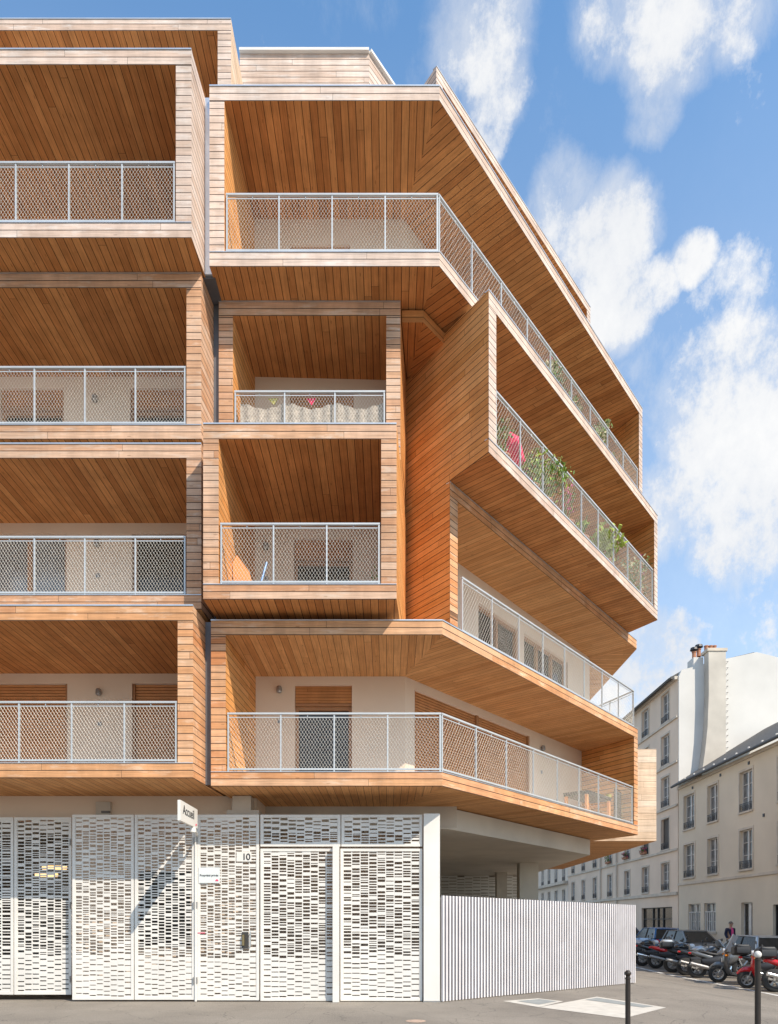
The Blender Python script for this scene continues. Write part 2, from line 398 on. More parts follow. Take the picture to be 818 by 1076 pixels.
def opening(parent, A, B, h, kind, depth=.18):
    """door or shutter filling the hole h in wall A-B"""
    A = V2(A); B = V2(B); u = (B-A).normalized(); n = Vector((-u.y, u.x))
    sa, sb, za, zb = h
    def P(s, z, d=0): q = A+u*s+n*d; return (q.x, q.y, z)
    def q(mb, a, b, c, d_, dep, mat, uvz=False):
        mb.face([P(a, c, dep), P(b, c, dep), P(b, d_, dep), P(a, d_, dep)], mat, (u.x, u.y, 0), (0, 0, 1))
    def bx(mb, a, b, c, d_, n0, n1, mat):
        V = [P(s, z, k) for s in (a, b) for k in (n0, n1) for z in (c, d_)]
        mb.idx(V, [(0,1,3,2),(4,6,7,5),(0,4,5,1),(2,3,7,6),(0,2,6,4),(1,5,7,3)], mat)
    if kind == 'shutter':
        mb = MB(); q(mb, sa, sb, za, zb, .10, 'shutter')
        z = za+.03
        while z < zb-.02:
            bx(mb, sa+.02, sb-.02, z, z+.042, .075, .1, 'shutter_slat'); z += .06
        bx(mb, sa+.002, sa+.05, za+.002, zb-.002, .03, .098, 'frame_wood'); bx(mb, sb-.05, sb-.002, za+.002, zb-.002, .03, .098, 'frame_wood')
        if sb-sa > 3:
            mid = (sa+sb)/2; bx(mb, mid-.05, mid+.05, za, zb-.002, .03, .098, 'frame_wood')
        return bpart(mb, 'roller_shutter', parent)
    mb = MB()
    top = zb-(.42 if kind == 'door' else .0)
    q(mb, sa, sb, za, zb, .16, 'glass' if kind != 'curtain' else 'glass_curtain')
    f = .07
    bx(mb, sa+.002, sa+f, za, top, .09, .158, 'frame_wood'); bx(mb, sb-f, sb-.002, za, top, .09, .158, 'frame_wood')
    bx(mb, sa+f, sb-f, top-f, top, .09, .158, 'frame_wood'); bx(mb, sa+f, sb-f, za, za+.1, .09, .158, 'frame_wood')
    k = max(1, round((sb-sa)/.9))
    for i in range(1, k):
        s = sa+(sb-sa)*i/k; bx(mb, s-.045, s+.045, za+.1, top-f, .085, .158, 'frame_wood')
    o = bpart(mb, 'glazed_door', parent)
    if kind == 'door':
        m2 = MB(); q(m2, sa+.004, sb-.004, top+.002, zb-.002, .05, 'shutter'); bx(m2, sa+.004, sb-.004, top+.003, top+.05, .03, .15, 'frame_wood')
        bpart(m2, 'shutter_box', parent)
    return o

def wall_lamp(parent, A, B, px, z):
    A = V2(A); B = V2(B); u = (B-A).normalized(); n = Vector((-u.y, u.x)); s = hit(px, A, B)
    c = A+u*s-n*.06
    mb = MB(); mb.lathe([(0, .065), (.04, .06), (.055, .03), (.058, -.05), (.04, -.07), (0, -.075)], (c.x, c.y, z), 'alu', 14)
    mb.bar((c.x, c.y, z), (c.x+n.x*.058, c.y+n.y*.058, z), .05, .05, 'darkmetal')
    bpart(mb, 'wall_lamp', parent, True)
    m2 = MB(); m2.bar((c.x+n.x*.045, c.y+n.y*.045, z-.64), (c.x+n.x*.055, c.y+n.y*.055, z-.64), .08, .08, 'alu')
    bpart(m2, 'socket_cover', parent)

def wires(mb, A, B, z0, z1, sp=.056, r=.0022):
    A = V2(A); B = V2(B); L = (B-A).length; u = (B-A)/L; H = z1-z0
    run = H/math.tan(R(58)); nrm = Vector((-u.y, u.x))
    for sgn in (1, -1):
        s = -run
        while s < L:
            # line from (s,0) to (s+run,H)
            a, b = s, s+run; ta, tb = 0.0, 1.0
            if a < 0: ta = -a/run
            if b > L: tb = (L-a)/run
            if tb > ta+.01:
                p, q = (a+run*ta, H*ta), (a+run*tb, H*tb)
                if sgn < 0: p, q = (L-p[0], p[1]), (L-q[0], q[1])
                o = nrm*(.004*sgn)
                P = Vector((A.x+u.x*p[0]+o.x, A.y+u.y*p[0]+o.y, z0+p[1])); Q = Vector((A.x+u.x*q[0]+o.x, A.y+u.y*q[0]+o.y, z0+q[1]))
                d = (Q-P).normalized(); nn = Vector((nrm.x, nrm.y, 0)); sd = d.cross(nn)
                V = [P+sd*r, P-nn*r, P-sd*r, P+nn*r, Q+sd*r, Q-nn*r, Q-sd*r, Q+nn*r]
                mb.idx(V, [(0,1,5,4),(1,2,6,5),(2,3,7,6),(3,0,4,7)], 'wire')
            s += sp

def railing(parent, pts, zb, zt, segs, name='railing'):
    """pts plan polyline, segs = number of bays per stretch"""
    mb = MB(); mw = MB(); w = .035
    for i in range(len(pts)-1):
        A = V2(pts[i]); B = V2(pts[i+1]); k = segs[i]; u = (B-A).normalized()
        mb.bar((*A, zt-.02), (*B, zt-.02), .045, .03, 'rail'); mb.bar((*A, zb+.03), (*B, zb+.03), .04, .03, 'rail')
        mb.bar((*A, zt-.085), (*B, zt-.085), .012, .014, 'rail')
        for j in range(k+1):
            p = A+(B-A)*j/k
            if j in (0, k): q = p+u*(w/2 if j == 0 else -w/2)
            else: q = p
            mb.bar((*q, zb-.04), (*q, zt-.04), .038 if j in (0, k) else .030, .025, 'rail', up=(u.x, u.y, 0))
            if j < k and j % 1 == 0:
                r = A+(B-A)*(j+.5)/k
                mb.bar((r.x, r.y, zt-.1), (r.x, r.y, zt-.04), .012, .012, 'rail')
        obl = abs(u.y) > .3
        wires(mw, A+u*.03, B-u*.03, zb+.045, zt-.085, .075 if obl else .056, .0017 if obl else .0021)
    o = bpart(mb, name, parent); bpart(mw, 'wire_mesh', parent)
    return o

def loggia(Fp, Wp, z0, z1, fmat, smat_in='soffit', smat_out='soffit', left=True, right=True, ft=.25, pw=.26,
           omatL=None, omatR=None, imat='side', label=None, extL=None, extR=None, floor=True, open_end=False):
    """Fp front polyline, Wp back wall polyline. Returns the part the rest hangs from"""
    Bp = []
    for f, w in zip(Fp, Wp):
        d = unit(f, w); Bp.append((w[0]+d.x*.22, w[1]+d.y*.22))
    mb = MB()
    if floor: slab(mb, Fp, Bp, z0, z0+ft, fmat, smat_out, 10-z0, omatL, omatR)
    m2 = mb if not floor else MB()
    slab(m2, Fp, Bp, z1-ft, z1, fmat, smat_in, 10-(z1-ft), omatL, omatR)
    o = bpart(mb, 'loggia', BLD)
    if floor: bpart(m2, 'roof_slab', o)
    if label: o['label'] = label
    for i in range(len(Fp)-1):
        u = unit(Fp[i], Fp[i+1]); n = Vector((u.y, -u.x))
        a = V2(Fp[i])+n*.012; b = V2(Fp[i+1])+n*.012; a2 = a-n*.10; b2 = b-n*.10
        for zz in ([z1, z0+ft] if floor else [z1]):
            fl = MB()
            h = .022 if zz == z1 else .012
            V = [(*a, zz+.002), (*b, zz+.002), (*b2, zz+.002), (*a2, zz+.002), (*a, zz+h), (*b, zz+h), (*b2, zz+h), (*a2, zz+h)]
            fl.idx(V, [(0,3,2,1),(4,5,6,7),(0,1,5,4),(1,2,6,5),(2,3,7,6),(3,0,4,7)], 'zinc')
            bpart(fl, 'flashing', o)
    zi0 = z0+ft if floor else z0; zi1 = z1-ft
    if left:
        u = unit(Fp[0], Fp[1]); side_wall(o, Fp[0], extL or Bp[0], u*pw, zi0, zi1, fmat, omatL or fmat, imat, fo=10-zi0)
    if right:
        u = unit(Fp[-1], Fp[-2]); side_wall(o, Fp[-1], extR or Bp[-1], u*pw, zi0, zi1, fmat, omatR or fmat, imat, fo=10-zi0)
    return o, zi0, zi1

def back_wall(o, Wp, zi0, zi1, ops, mat='render', trim=(.12, .12)):
    Wp = [V2(p) for p in Wp]; Wp[0] = Wp[0]+unit(Wp[0], Wp[1])*trim[0]; Wp[-1] = Wp[-1]-unit(Wp[-2], Wp[-1])*trim[1]
    """ops: (segment, px0, px1, ztop, kind)"""
    mb = MB()
    for i in range(len(Wp)-1):
        hs = []
        for seg, p0, p1, zt, zbm, kind in ops:
            if seg != i: continue
            s0, s1 = sorted((hit(p0, Wp[i], Wp[i+1]), hit(p1, Wp[i], Wp[i+1])))
            s0 = max(s0, .02); h = (s0, s1, zbm if zbm else zi0+.02, zt); hs.append((h, kind))
        wall_grid(mb, Wp[i], Wp[i+1], zi0, zi1, [h for h, _ in hs], mat)
        for h, kind in hs: opening(o, Wp[i], Wp[i+1], h, kind)
    bpart(mb, 'back_wall', o)

def deck(o, Fp, Wp, z):
    pass

XL = -9.2; WY = 13.95
def inset(Fp, d, endpad=.0):
    """offset polyline inwards (to +n)"""
    out = []
    for i, p in enumerate(Fp):
        ns = []
        if i > 0: u = unit(Fp[i-1], p); ns.append(Vector((-u.y, u.x)))
        if i < len(Fp)-1: u = unit(p, Fp[i+1]); ns.append(Vector((-u.y, u.x)))
        n = sum(ns, Vector((0, 0))).normalized(); k = d/max(.3, n.dot(ns[0]))
        out.append(V2(p)+n*k)
    return out
def rail_for(o, Fp, z, segs, padL=.28, padR=.28, h=1.06, d=.04):
    pts = inset(Fp, d); u0 = (pts[1]-pts[0]).normalized(); u1 = (pts[-2]-pts[-1]).normalized()
    pts[0] = pts[0]+u0*padL; pts[-1] = pts[-1]+u1*padR
    railing(o, pts, z+.03, z+h, segs)

# --- left stack (runs out of the picture on the left)
WA = [(XL, WY), (-3.12, WY)]
def boxA(Y, z0, z1, fm, ops, label, lamp=None, so='soffit', si='soffit', oR=None):
    Fp = [(XL, Y), (-3.30, Y)]
    o, a, b = loggia(Fp, WA, z0, z1, fm, si, so, label=label, omatR=oR, extR=None)
    back_wall(o, WA, a, b, ops)
    rail_for(o, Fp, a, [6], h=1.06)
    if lamp: wall_lamp(o, WA[0], WA[1], *lamp)
    return o
boxA(11.4, 12.86, 16.0, 'silver', [(0, 5, 66, 15.3, None, 'door'), (0, 137, 198, 15.3, None, 'door')], 'pale silvered balcony box')
boxA(12.0, 9.92, 12.83, 'mid', [(0, 0, 67, 12.34, None, 'door'), (0, 137, 198, 12.34, None, 'door')], 'half weathered balcony box', (101, 12.1))
boxA(12.0, 6.93, 9.835, 'mid', [(0, -12, 70, 9.36, None, 'curtain'), (0, 139, 200, 9.36, None, 'glass')], None, (103, 9.15))
boxA(11.5, 3.86, 6.76, 'fresh', [(0, -10, 71, 6.31, None, 'shutter'), (0, 139, 226, 6.31, None, 'shutter')], 'orange toned balcony box', (105, 6.12), so='soffit_pale')
# top left, set back
Fp = [(XL, 13.27), (-3.07, 13.27)]; Wp = [(XL, 15.4), (-3.05, 15.4)]
o, a, b = loggia(Fp, Wp, 16.1, 18.98, 'silver', label='set back top floor box', ft=.22, omatR='cream_wood'); back_wall(o, Wp, a, b, [])

# --- middle stack
WB = [(-2.98, WY), (.40, WY)]
def boxB(Y, X1, z0, z1, fm, ops, label, lamp=None):
    Fp = [(-3.13, Y), (X1, Y)]; Wp = [(-3.0, WY), (.34, WY+.1)]
    o, a, b = loggia(Fp, Wp, z0, z1, fm, label=label, omatR='side', extR=(.36, 14.15))
    back_wall(o, Wp, a, b, ops); rail_for(o, Fp, a, [3])
    if lamp: wall_lamp(o, Wp[0], Wp[1], *lamp)
    return o
boxB(12.55, .21, 9.92, 12.83, 'mid', [(0, 305, 372, 12.3, None, 'door')], 'balcony box with a reed screen behind its railing')
boxB(11.5, .128, 6.87, 9.82, 'mid', [(0, 309, 371, 9.28, None, 'door')], None, (280, 9.1))

# --- fifth floor, wraps round the corner
F5 = [(-3.13, 11.9), (.88, 11.9), (7.2, 19.4)]; W5 = [(-3.0, 13.9), (.285, 13.9), (6.27, 20.9)]
o5, a, b = loggia(F5, W5, 12.86, 16.0, 'silver', label='pale upper balcony wrapping round the chamfered corner')
back_wall(o5, W5, a, b, [(0, 305, 368, 15.22, None, 'door'), (1, 470, 520, 15.3, None, 'glass'), (1, 560, 600, 15.3, None, 'glass')])
rail_for(o5, F5, a, [4, 9])
# --- second floor, wraps round the corner
F2 = [(-3.13, 12.0), (.937, 12.0), (6.85, 18.8)]; W2 = [(-3.0, 14.03), (.33, 14.03), (5.87, 20.4)]
o2, a, b = loggia(F2, W2, 3.82, 6.73, 'fresh', 'soffit_pale', 'soffit_pale', label='orange toned lowest balcony wrapping round the corner')
back_wall(o2, W2, a, b, [(0, 310, 370, 6.3, None, 'door'), (1, 436, 557, 6.3, None, 'shutter')])
rail_for(o2, F2, a, [4, 8])
wall_lamp(o2, W2[0], W2[1], 294, 6.2); wall_lamp(o2, W2[1], W2[2], 569, 6.1)
# --- fourth floor wing box, pushed out
F4 = [(1.79, 12.25), (7.5, 19.07)]; W4 = [(.61, 13.74), (6.5, 20.68)]
o4, a, b = loggia(F4, W4, 9.86, 12.77, 'silver', 'soffit', 'soffit', omatL='side', label='projecting balcony box with plants on the angled wing', extL=(.36, 14.07))
back_wall(o4, W4, a, b, [(0, 520, 575, 12.2, None, 'glass'), (0, 600, 640, 12.2, None, 'glass')])
rail_for(o4, F4, a, [9])
# --- third floor wing: roof, left wall, back wall and an open terrace
F3 = [(1.165, 13.045), (7.4, 20.4)]; W3 = [(.38, 14.05), (6.2, 21.1)]
o3, a, b = loggia(F3, W3, 6.76, 9.83, 'fresh', 'soffit_pale', 'soffit_pale', omatL='side', right=False, floor=False, label='recessed terrace with an open end under the projecting box', extL=(.36, 14.07))
back_wall(o3, W3, 6.76, 9.58, [(0, 503, 546, 9.0, None, 'glass'), (0, 551, 597, 9.0, None, 'glass')], 'render', (.12, 0))
mb = MB()  # the soffit carries on round the end of the building
mb.face([(7.4, 20.4, 9.58), (7.4, 26, 9.58), (6.9, 26, 9.58), (6.2, 21.1, 9.58)], 'soffit_pale', (1, 0, 0), (0, 1, 0), (0, 50))
mb.face([(7.4, 20.4, 9.58), (7.4, 26, 9.58), (7.4, 26, 9.83), (7.4, 20.4, 9.83)], 'fresh', (0, 1, 0), (0, 0, 1), (0, .42))
mb.face([(7.4, 20.4, 9.828), (7.4, 26, 9.828), (6.0, 26, 9.828), (5.98, 21.36, 9.828)], 'zinc')
mb.face([(6.2, 21.1, 6.76), (6.9, 26, 6.76), (6.9, 26, 9.58), (6.2, 21.1, 9.58)], 'render')
bpart(mb, 'end_soffit', o3)
pts = inset(F2[1:], .08); u = (pts[1]-pts[0]).normalized()
s = hit(485, pts[0], pts[1])
railing(o3, [pts[0]+u*s, pts[1]-u*.1, (6.0, 20.5)], 6.78, 7.80, [8, 2])
mb = MB(); q = [pts[0]+u*.5, pts[1]]
mb.bar((*(q[0]), 6.757), (*(q[1]), 6.757), .14, .02, 'zinc'); bpart(mb, 'terrace_edge_trim', o3)
mb = MB(); P_ = Vector((1.79, 12.25)); Q_ = Vector((.36, 14.07)); d_ = (Q_-P_).normalized(); no_ = Vector((-d_.y, d_.x))*.006
if no_.y > 0: no_ = -no_
s3 = (Vector(F3[0])-P_).length; LL = (Q_-P_).length+.04
def wp(s_, z): q_ = P_+d_*s_+no_; return (q_.x, q_.y, z)
mb.face([wp(0, 9.86), wp(0, 12.77), wp(LL, 12.77), wp(LL, 6.757), wp(s3, 6.757), wp(s3, 9.86)], 'side', (d_.x, d_.y, 0), (0, 0, 1), (0, 10-9.86))
bpart(mb, 'wing_side_cladding', BLD)
# --- recessed fascia between the stacks under the fifth floor
mb = MB(); fp = [(.24, 12.71), (.64, 12.71), (1.22, 13.36)]; bp_ = [(.36, 14.0), (.40, 14.0), (.45, 14.02)]
slab(mb, fp, bp_, 12.60, 12.83, 'soffit', 'soffit', 0); bpart(mb, 'recessed_fascia', BLD)
# --- top floor: penthouse and wing parapet
mb = MB(); P = [(-3.15, 14.4), (-.42, 14.4), (4.0, 19.7)]
for i in range(2):
    u = unit(P[i], P[i+1]); mb.face([(*P[i], 15.9), (*P[i+1], 15.9), (*P[i+1], 19.75), (*P[i], 19.75)], 'silver', (u.x, u.y, 0), (0, 0, 1))
mb.face([(*P[0], 19.75), (*P[1], 19.75), (*P[2], 19.75), (-3, 19.7, 19.75)], 'zinc')
ph = bpart(mb, 'penthouse', BLD)
mb = MB()
for i in range(2):
    u = unit(P[i], P[i+1]); n = Vector((u.y, -u.x))*.02
    mb.bar((P[i][0]+n.x, P[i][1]+n.y, 19.78), (P[i+1][0]+n.x, P[i+1][1]+n.y, 19.78), .09, .055, 'white_metal')
bpart(mb, 'coping', ph)
mb = MB(); mb.tube([(-2.55, 13.9, 15.9), (-2.55, 13.9, 17.95)], .03, 'zinc'); mb.lathe([(.03, 0), (.06, .1), (.06, .16), (0, .2)], (-2.55, 13.9, 17.9), 'zinc', 12); bpart(mb, 'vent_pipe', BLD)
F6 = [(.97, 14.0), (5.75, 19.5)]; W6 = [(-.05, 15.3), (4.85, 20.9)]
o6, a, b = loggia(F6, W6, 16.08, 18.98, 'silver', omatL='silver', ft=.22, pw=.22, label='set back top floor box on the angled wing')
back_wall(o6, W6, a, b, [])
# --- street side box beyond the corner
mb = MB()
def plank_prism(mb, x0, x1, y0, y1, z0, z1):
    mb.face([(x0, y0, z0), (x1, y0, z0), (x1, y0, z1), (x0, y0, z1)], 'cream_wood', (1, 0, 0), (0, 0, 1), (0, 10-z0))
    mb.face([(x1, y0, z0), (x1, y1, z0), (x1, y1, z1), (x1, y0, z1)], 'cream_wood', (0, 1, 0), (0, 0, 1), (0, 10-z0))
    mb.face([(x0, y0, z0), (x0, y1, z0), (x1, y1, z0), (x1, y0, z0)], 'soffit_pale', (1, 0, 0), (0, 1, 0), (0, 10))
    mb.face([(x0, y0, z1), (x1, y0, z1), (x1, y1, z1), (x0, y1, z1)], 'zinc')
    mb.face([(x0, y0, z0), (x0, y0, z1), (x0, y1, z1), (x0, y1, z0)], 'cream_wood', (0, 1, 0), (0, 0, 1), (0, 10-z0))
    mb.face([(x0, y1, z0), (x0, y1, z1), (x1, y1, z1), (x1, y1, z0)], 'cream_wood', (1, 0, 0), (0, 0, 1), (0, 10-z0))
plank_prism(mb, 5.2, 8.03, 20.5, 31.6, 3.86, 6.62); o = bpart(mb, 'cladding_box', BLD); o['label'] = 'pale cladding box on the side street'
mb = MB(); mb.box(7.0, 7.96, 21.0, 21.02, 6.62, 6.66, 'zinc'); mb.tube([(7.55, 20.9, 6.62), (7.55, 20.9, 6.72)], .04, 'darkmetal', 8); bpart(mb, 'roof_vent', o)
mb = MB(); plank_prism(mb, 5.2, 7.6, 32.4, 44, 4.0, 9.6); bpart(mb, 'cladding_box', BLD)
# --- core
mb = MB()
core = [(XL, 14.3), (.15, 14.3), (.3, 14.45), (5.5, 21.0), (6.6, 25), (6.6, 32), (XL, 32)]
mb.prism(core, 3.92, 15.9, 'render'); bpart(mb, 'core_wall', BLD)
mb = MB(); mb.prism([(XL, 15.6), (-3.1, 15.6), (-3.1, 14.6), (-.6, 14.6), (3.7, 20), (4.6, 21.2), (5.5, 25), (5.5, 32), (XL, 32)], 15.9, 18.9, 'render'); bpart(mb, 'core_wall', BLD)
mb = MB()
mb.box(-3.27, -3.10, 12.62, 12.66, 9.9, 12.84, 'grey_panel'); mb.box(-3.27, -3.10, 12.66, 12.70, 6.7, 9.9, 'grey_panel')
mb.box(-3.27, -3.08, 12.06, 12.10, 12.88, 16.0, 'zinc'); mb.box(-3.275, -3.12, 12.1, 12.14, 3.87, 6.75, 'grey_panel')
mb.box(-3.32, -3.08, 12.10, 13.8, 12.842, 12.88, 'grey_panel')
mb.box(XL, .1, 12.75, 12.8, 6.76, 6.93, 'grey_panel'); mb.box(XL, -3.3, 12.5, 12.55, 9.84, 9.92, 'grey_panel')
mb.box(-3.1, .2, 12.5, 12.54, 6.74, 6.87, 'grey_panel')
bpart(mb, 'joint_panel', BLD)
mb = MB()
mb.tube([(.40, 13.96, 6.75), (.40, 13.96, 12.8)], .045, 'grey_panel', 10)
# --- ground floor: walls behind the gates
gw = MB()
A, B = (-6.1, 13.15), (-2.55, 13.15)
s0 = hit(145, A, B); s1 = hit(200, A, B)
wall_grid(gw, A, B, -.05, 3.86, [(s0, s1, .95, 2.42)], 'render', .12)
gw.face([(XL, 13.15, 3.36), (-6.1, 13.15, 3.36), (-6.1, 13.15, 3.86), (XL, 13.15, 3.86)], 'render')
bpart(gw, 'entrance_wall', BLD)
mb = MB(); q = lambda *a: mb.face(*a)
mb.box(-6.1+s0, -6.1+s1, 13.27, 13.3, .95, 2.42, 'glass')
bpart(mb, 'window', BLD)
mb = MB(); mb.box(-2.95, -2.60, 12.85, 13.149, 3.54, 3.81, 'concrete'); mb.box(-3.05, -2.45, 12.84, 13.148, 3.44, 3.54, 'concrete'); bpart(mb, 'concrete_beam', BLD)
mb = MB(); mb.box(-5.62, -5.34, 13.08, 13.148, 3.50, 3.74, 'concrete'); mb.box(-5.5, -5.34, 13.04, 13.079, 3.52, 3.56, 'dark_in'); bpart(mb, 'wall_bracket', BLD)
mb = MB(); mb.face([(-2.55, 14.1, 3.38), (1.4, 14.1, 3.38), (1.4, 14.1, 3.9), (-2.55, 14.1, 3.9)], 'concrete'); bpart(mb, 'passage_wall', BLD)
mb = MB(); mb.face([(-2.55, 13.15, -.05), (-2.55, 18, -.05), (-2.55, 18, 3.86), (-2.55, 13.15, 3.86)], 'render'); bpart(mb, 'passage_wall', BLD)
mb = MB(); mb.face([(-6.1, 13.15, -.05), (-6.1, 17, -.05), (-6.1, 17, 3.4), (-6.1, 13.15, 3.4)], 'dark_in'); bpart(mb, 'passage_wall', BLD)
mb = MB(); mb.face([(XL, 17, -.05), (-6.1, 17, -.05), (-6.1, 17, 3.4), (XL, 17, 3.4)], 'concrete'); bpart(mb, 'passage_wall', BLD)
mb = MB(); mb.face([(XL, 13.15, 3.36), (-6.1, 13.15, 3.36), (-6.1, 17, 3.36), (XL, 17, 3.36)], 'concrete'); bpart(mb, 'passage_wall', BLD)
mb = MB(); mb.face([(.66, 12.96, -.05), (.66, 15.0, -.05), (.66, 15.0, 3.355), (.66, 12.96, 3.355)], 'concrete'); bpart(mb, 'passage_wall', BLD)  # unseen wall added to keep the sun off the wall behind the gates
mb = MB(); mb.face([(-2.55, 15.0, -.05), (.655, 15.0, -.05), (.655, 15.0, 3.355), (-2.55, 15.0, 3.355)], 'render'); bpart(mb, 'passage_wall', BLD)
mb = MB(); mb.face([(XL, 11.9, -.04), (XL, 18, -.04), (XL, 18, 3.86), (XL, 13, 3.86)], 'concrete'); bpart(mb, 'passage_wall', BLD)

mb = MB()
mb.prism([(-2.4, 14.11), (1.2, 14.11), (5.8, 19.7), (5.8, 29.5), (-2.4, 29.5)], 3.36, 3.8, 'concrete_soffit')
o = bpart(mb, 'concrete_slab', BLD)
mb = MB(); mb.box(4.27, 4.88, 22.3, 22.8, -.6, 3.358, 'concrete_soffit'); bpart(mb, 'column', BLD)
mb = MB(); mb.box(4.2, 4.6, 26.6, 27.0, -.6, 3.358, 'concrete'); bpart(mb, 'column', BLD)
mb = MB()   # pierced screen wall at the back of the covered yard
rr = random.Random(3)
x = .5
while x < 5.6:
    z = -.05
    mb.box(x, x+.03, 28.4, 28.45, -.05, 3.35, 'render_white')
    while z < 3.3:
        hbar = rr.uniform(.06, .12); mb.box(x+.03, x+.33, 28.4, 28.45, z, min(3.35, z+hbar), 'render_white'); z += hbar+rr.uniform(.025, .05)
    x += .33
bpart(mb, 'pierced_screen', BLD)
mb = MB(); mb.box(-1, 5.7, 29.0, 29.2, -.05, 3.35, 'concrete'); mb.box(.55, .6, 18.0, 28.4, -.05, 3.35, 'concrete'); bpart(mb, 'yard_wall', BLD)

# ================================================================ GATES
def perf_panel(x0, x1, z0, z1, Y, ncol, seed, name='perforated_sheet', parent=None, fr=.05, t=.018):
    rr = random.Random(seed); mb = MB()
    W = x1-x0-2*fr; cw = W/ncol; zt = z1-fr
    for j in range(ncol+1):
        xx = x0+fr+cw*j; mb.box(xx-.009, xx+.009, Y+.002, Y+t, z0+fr, zt, 'white_metal')
    for j in range(ncol):
        xa = x0+fr+cw*j+.009; xb = xa+cw-.018
        z = z0+fr
        z += rr.uniform(0, .06)
        mb.box(xa, xb, Y, Y+t, z0+fr-.002, z, 'white_metal')
        while z < zt-.03:
            hrel = z/3.4
            low = hrel < .22
            slot = rr.uniform(.016, .028) if low else rr.choice((.018, .026, .034, .044, .05, .03))
            if low: bar = rr.uniform(.05, .10)
            elif hrel > .9: bar = rr.uniform(.03, .07)
            else: bar = rr.choice((.012, .018, .018, .024, .034, .06))
            z += slot
            if z+bar > zt-.02: bar = zt-z
            if bar > 0: mb.box(xa, xb, Y, Y+t, z, z+bar+.002, 'white_metal')
            z += bar
    return bpart0(mb, name, parent)
def bpart0(mb, name, parent):
    o = mb.build(name); o.parent = parent
    if parent is not None: o.matrix_parent_inverse = Matrix.Translation(-Vector(parent.location))
    return o
def frame_box(x0, x1, z0, z1, Y, parent, fr=.05, t=.045, name='gate_frame'):
    mb = MB()
    mb.box(x0, x0+fr, Y-.012, Y+t, z0, z1, 'white_metal'); mb.box(x1-fr, x1, Y-.012, Y+t, z0, z1, 'white_metal')
    mb.box(x0+fr, x1-fr, Y-.012, Y+t, z0, z0+fr, 'white_metal'); mb.box(x0+fr, x1-fr, Y-.012, Y+t, z1-fr, z1, 'white_metal')
    return bpart0(mb, name, parent)
GY = 12.7; SG = F/GY
def gx(px): return (px-CX)/SG
gates = [  # px0, px1, Y, z0, z1, cols, label
    (-60, 14.5, 12.95, .06, 3.42, 7, 'white pierced metal gate panel at the far left, cut by the picture edge'),
    (15.5, 75.5, 12.95, .06, 3.42, 7, 'white pierced metal gate panel with yellow lamps glowing behind it'),
    (76.5, 141, GY, -.01, 3.43, 8, 'white pierced metal gate panel left of the shadow of the hanging sign'),
    (142, 205, GY, -.01, 3.43, 8, 'white pierced metal gate panel with the slanting shadow of the sign'),
    (207.5, 272.5, GY, -.02, 3.43, 8, 'white pierced entrance gate with number 10 and a door handle'),
    (274, 354, GY, -.03, 2.80, 9, 'white pierced double gate leaf left of the projecting centre post'),
    (358, 444, GY, -.03, 2.80, 9, 'white pierced double gate leaf next to the plain white corner pillar'),
    (274, 358, GY, 2.84, 3.43, 9, 'short white pierced transom panel over the left gate leaf'),
    (359, 444, GY, 2.84, 3.43, 9, 'short white pierced transom panel over the right gate leaf')]
GATES = []
for i, (p0, p1, Y, z0, z1, nc, lab) in enumerate(gates):
    s = F/Y; x0, x1 = (p0-CX)/s, (p1-CX)/s
    r = empty('perforated_gate' if z1-z0 > 1 else 'transom_panel', ((x0+x1)/2, Y, z0)); tag(r, lab, 'gate', 'white pierced metal gate panels')
    frame_box(x0, x1, z0, z1, Y, r); perf_panel(x0, x1, z0, z1, Y, nc, 50+i, parent=r)
    if i in (1, 3, 4):
        mb = MB()
        for zz in (.35, 1.75, 2.95): mb.tube([(x1-.015 if i != 4 else x0+.0, Y-.03, zz-.06), (x1-.015 if i != 4 else x0, Y-.03, zz+.06)], .014, 'alu', 8)
        bpart0(mb, 'hinge', r)
    GATES.append(r)
gt = GATES[4]
mb = MB(); x = gx(258); mb.box(x-.06, x+.06, GY-.02, GY-.014, .95, 1.25, 'darkmetal'); mb.box(x-.045, x-.01, GY-.06, GY-.02, 1.0, 1.2, 'brass'); bpart0(mb, 'handle_plate', gt)
mb = MB(); x = gx(264); mb.tube([(x, GY-.05, .98), (x, GY-.05, 1.26)], .012, 'chrome', 8); mb.bar((x, GY-.05, 1.0), (x, GY-.012, 1.0), .012, .012, 'chrome'); mb.bar((x, GY-.05, 1.24), (x, GY-.012, 1.24), .012, .012, 'chrome'); bpart0(mb, 'door_handle', gt)
mb = MB(); mb.box(gx(249), gx(264.5), GY-.018, GY-.001, 2.56, 2.74, 'white_metal'); bpart0(mb, 'number_plate', gt)

def text_mesh(txt, size, mat, name, parent, loc, rot, ext=.002, spacing=1.0):
    cu = bpy.data.curves.new(name, 'FONT'); cu.body = txt; cu.size = size; cu.extrude = ext; cu.offset = size*(.012 if txt == '10' else .002); cu.space_character = spacing
    ob = bpy.data.objects.new('tmp_text', cu); COL.objects.link(ob)
    bpy.context.view_layer.update()
    me = bpy.data.meshes.new_from_object(ob.evaluated_get(bpy.context.evaluated_depsgraph_get()))
    bpy.data.objects.remove(ob)
    me.name = name; me.materials.clear(); me.materials.append(M[mat])
    o = bpy.data.objects.new(name, me); COL.objects.link(o)
    if parent is not None:
        o.parent = parent; loc = Vector(loc)-Vector(parent.location)
    o.location = loc; o.rotation_euler = rot
    return o
text_mesh('10', .17, 'letter', 'number_lettering', gt, (gx(254.6), GY-.022, 2.59), (R(90), 0, 0), spacing=.9)

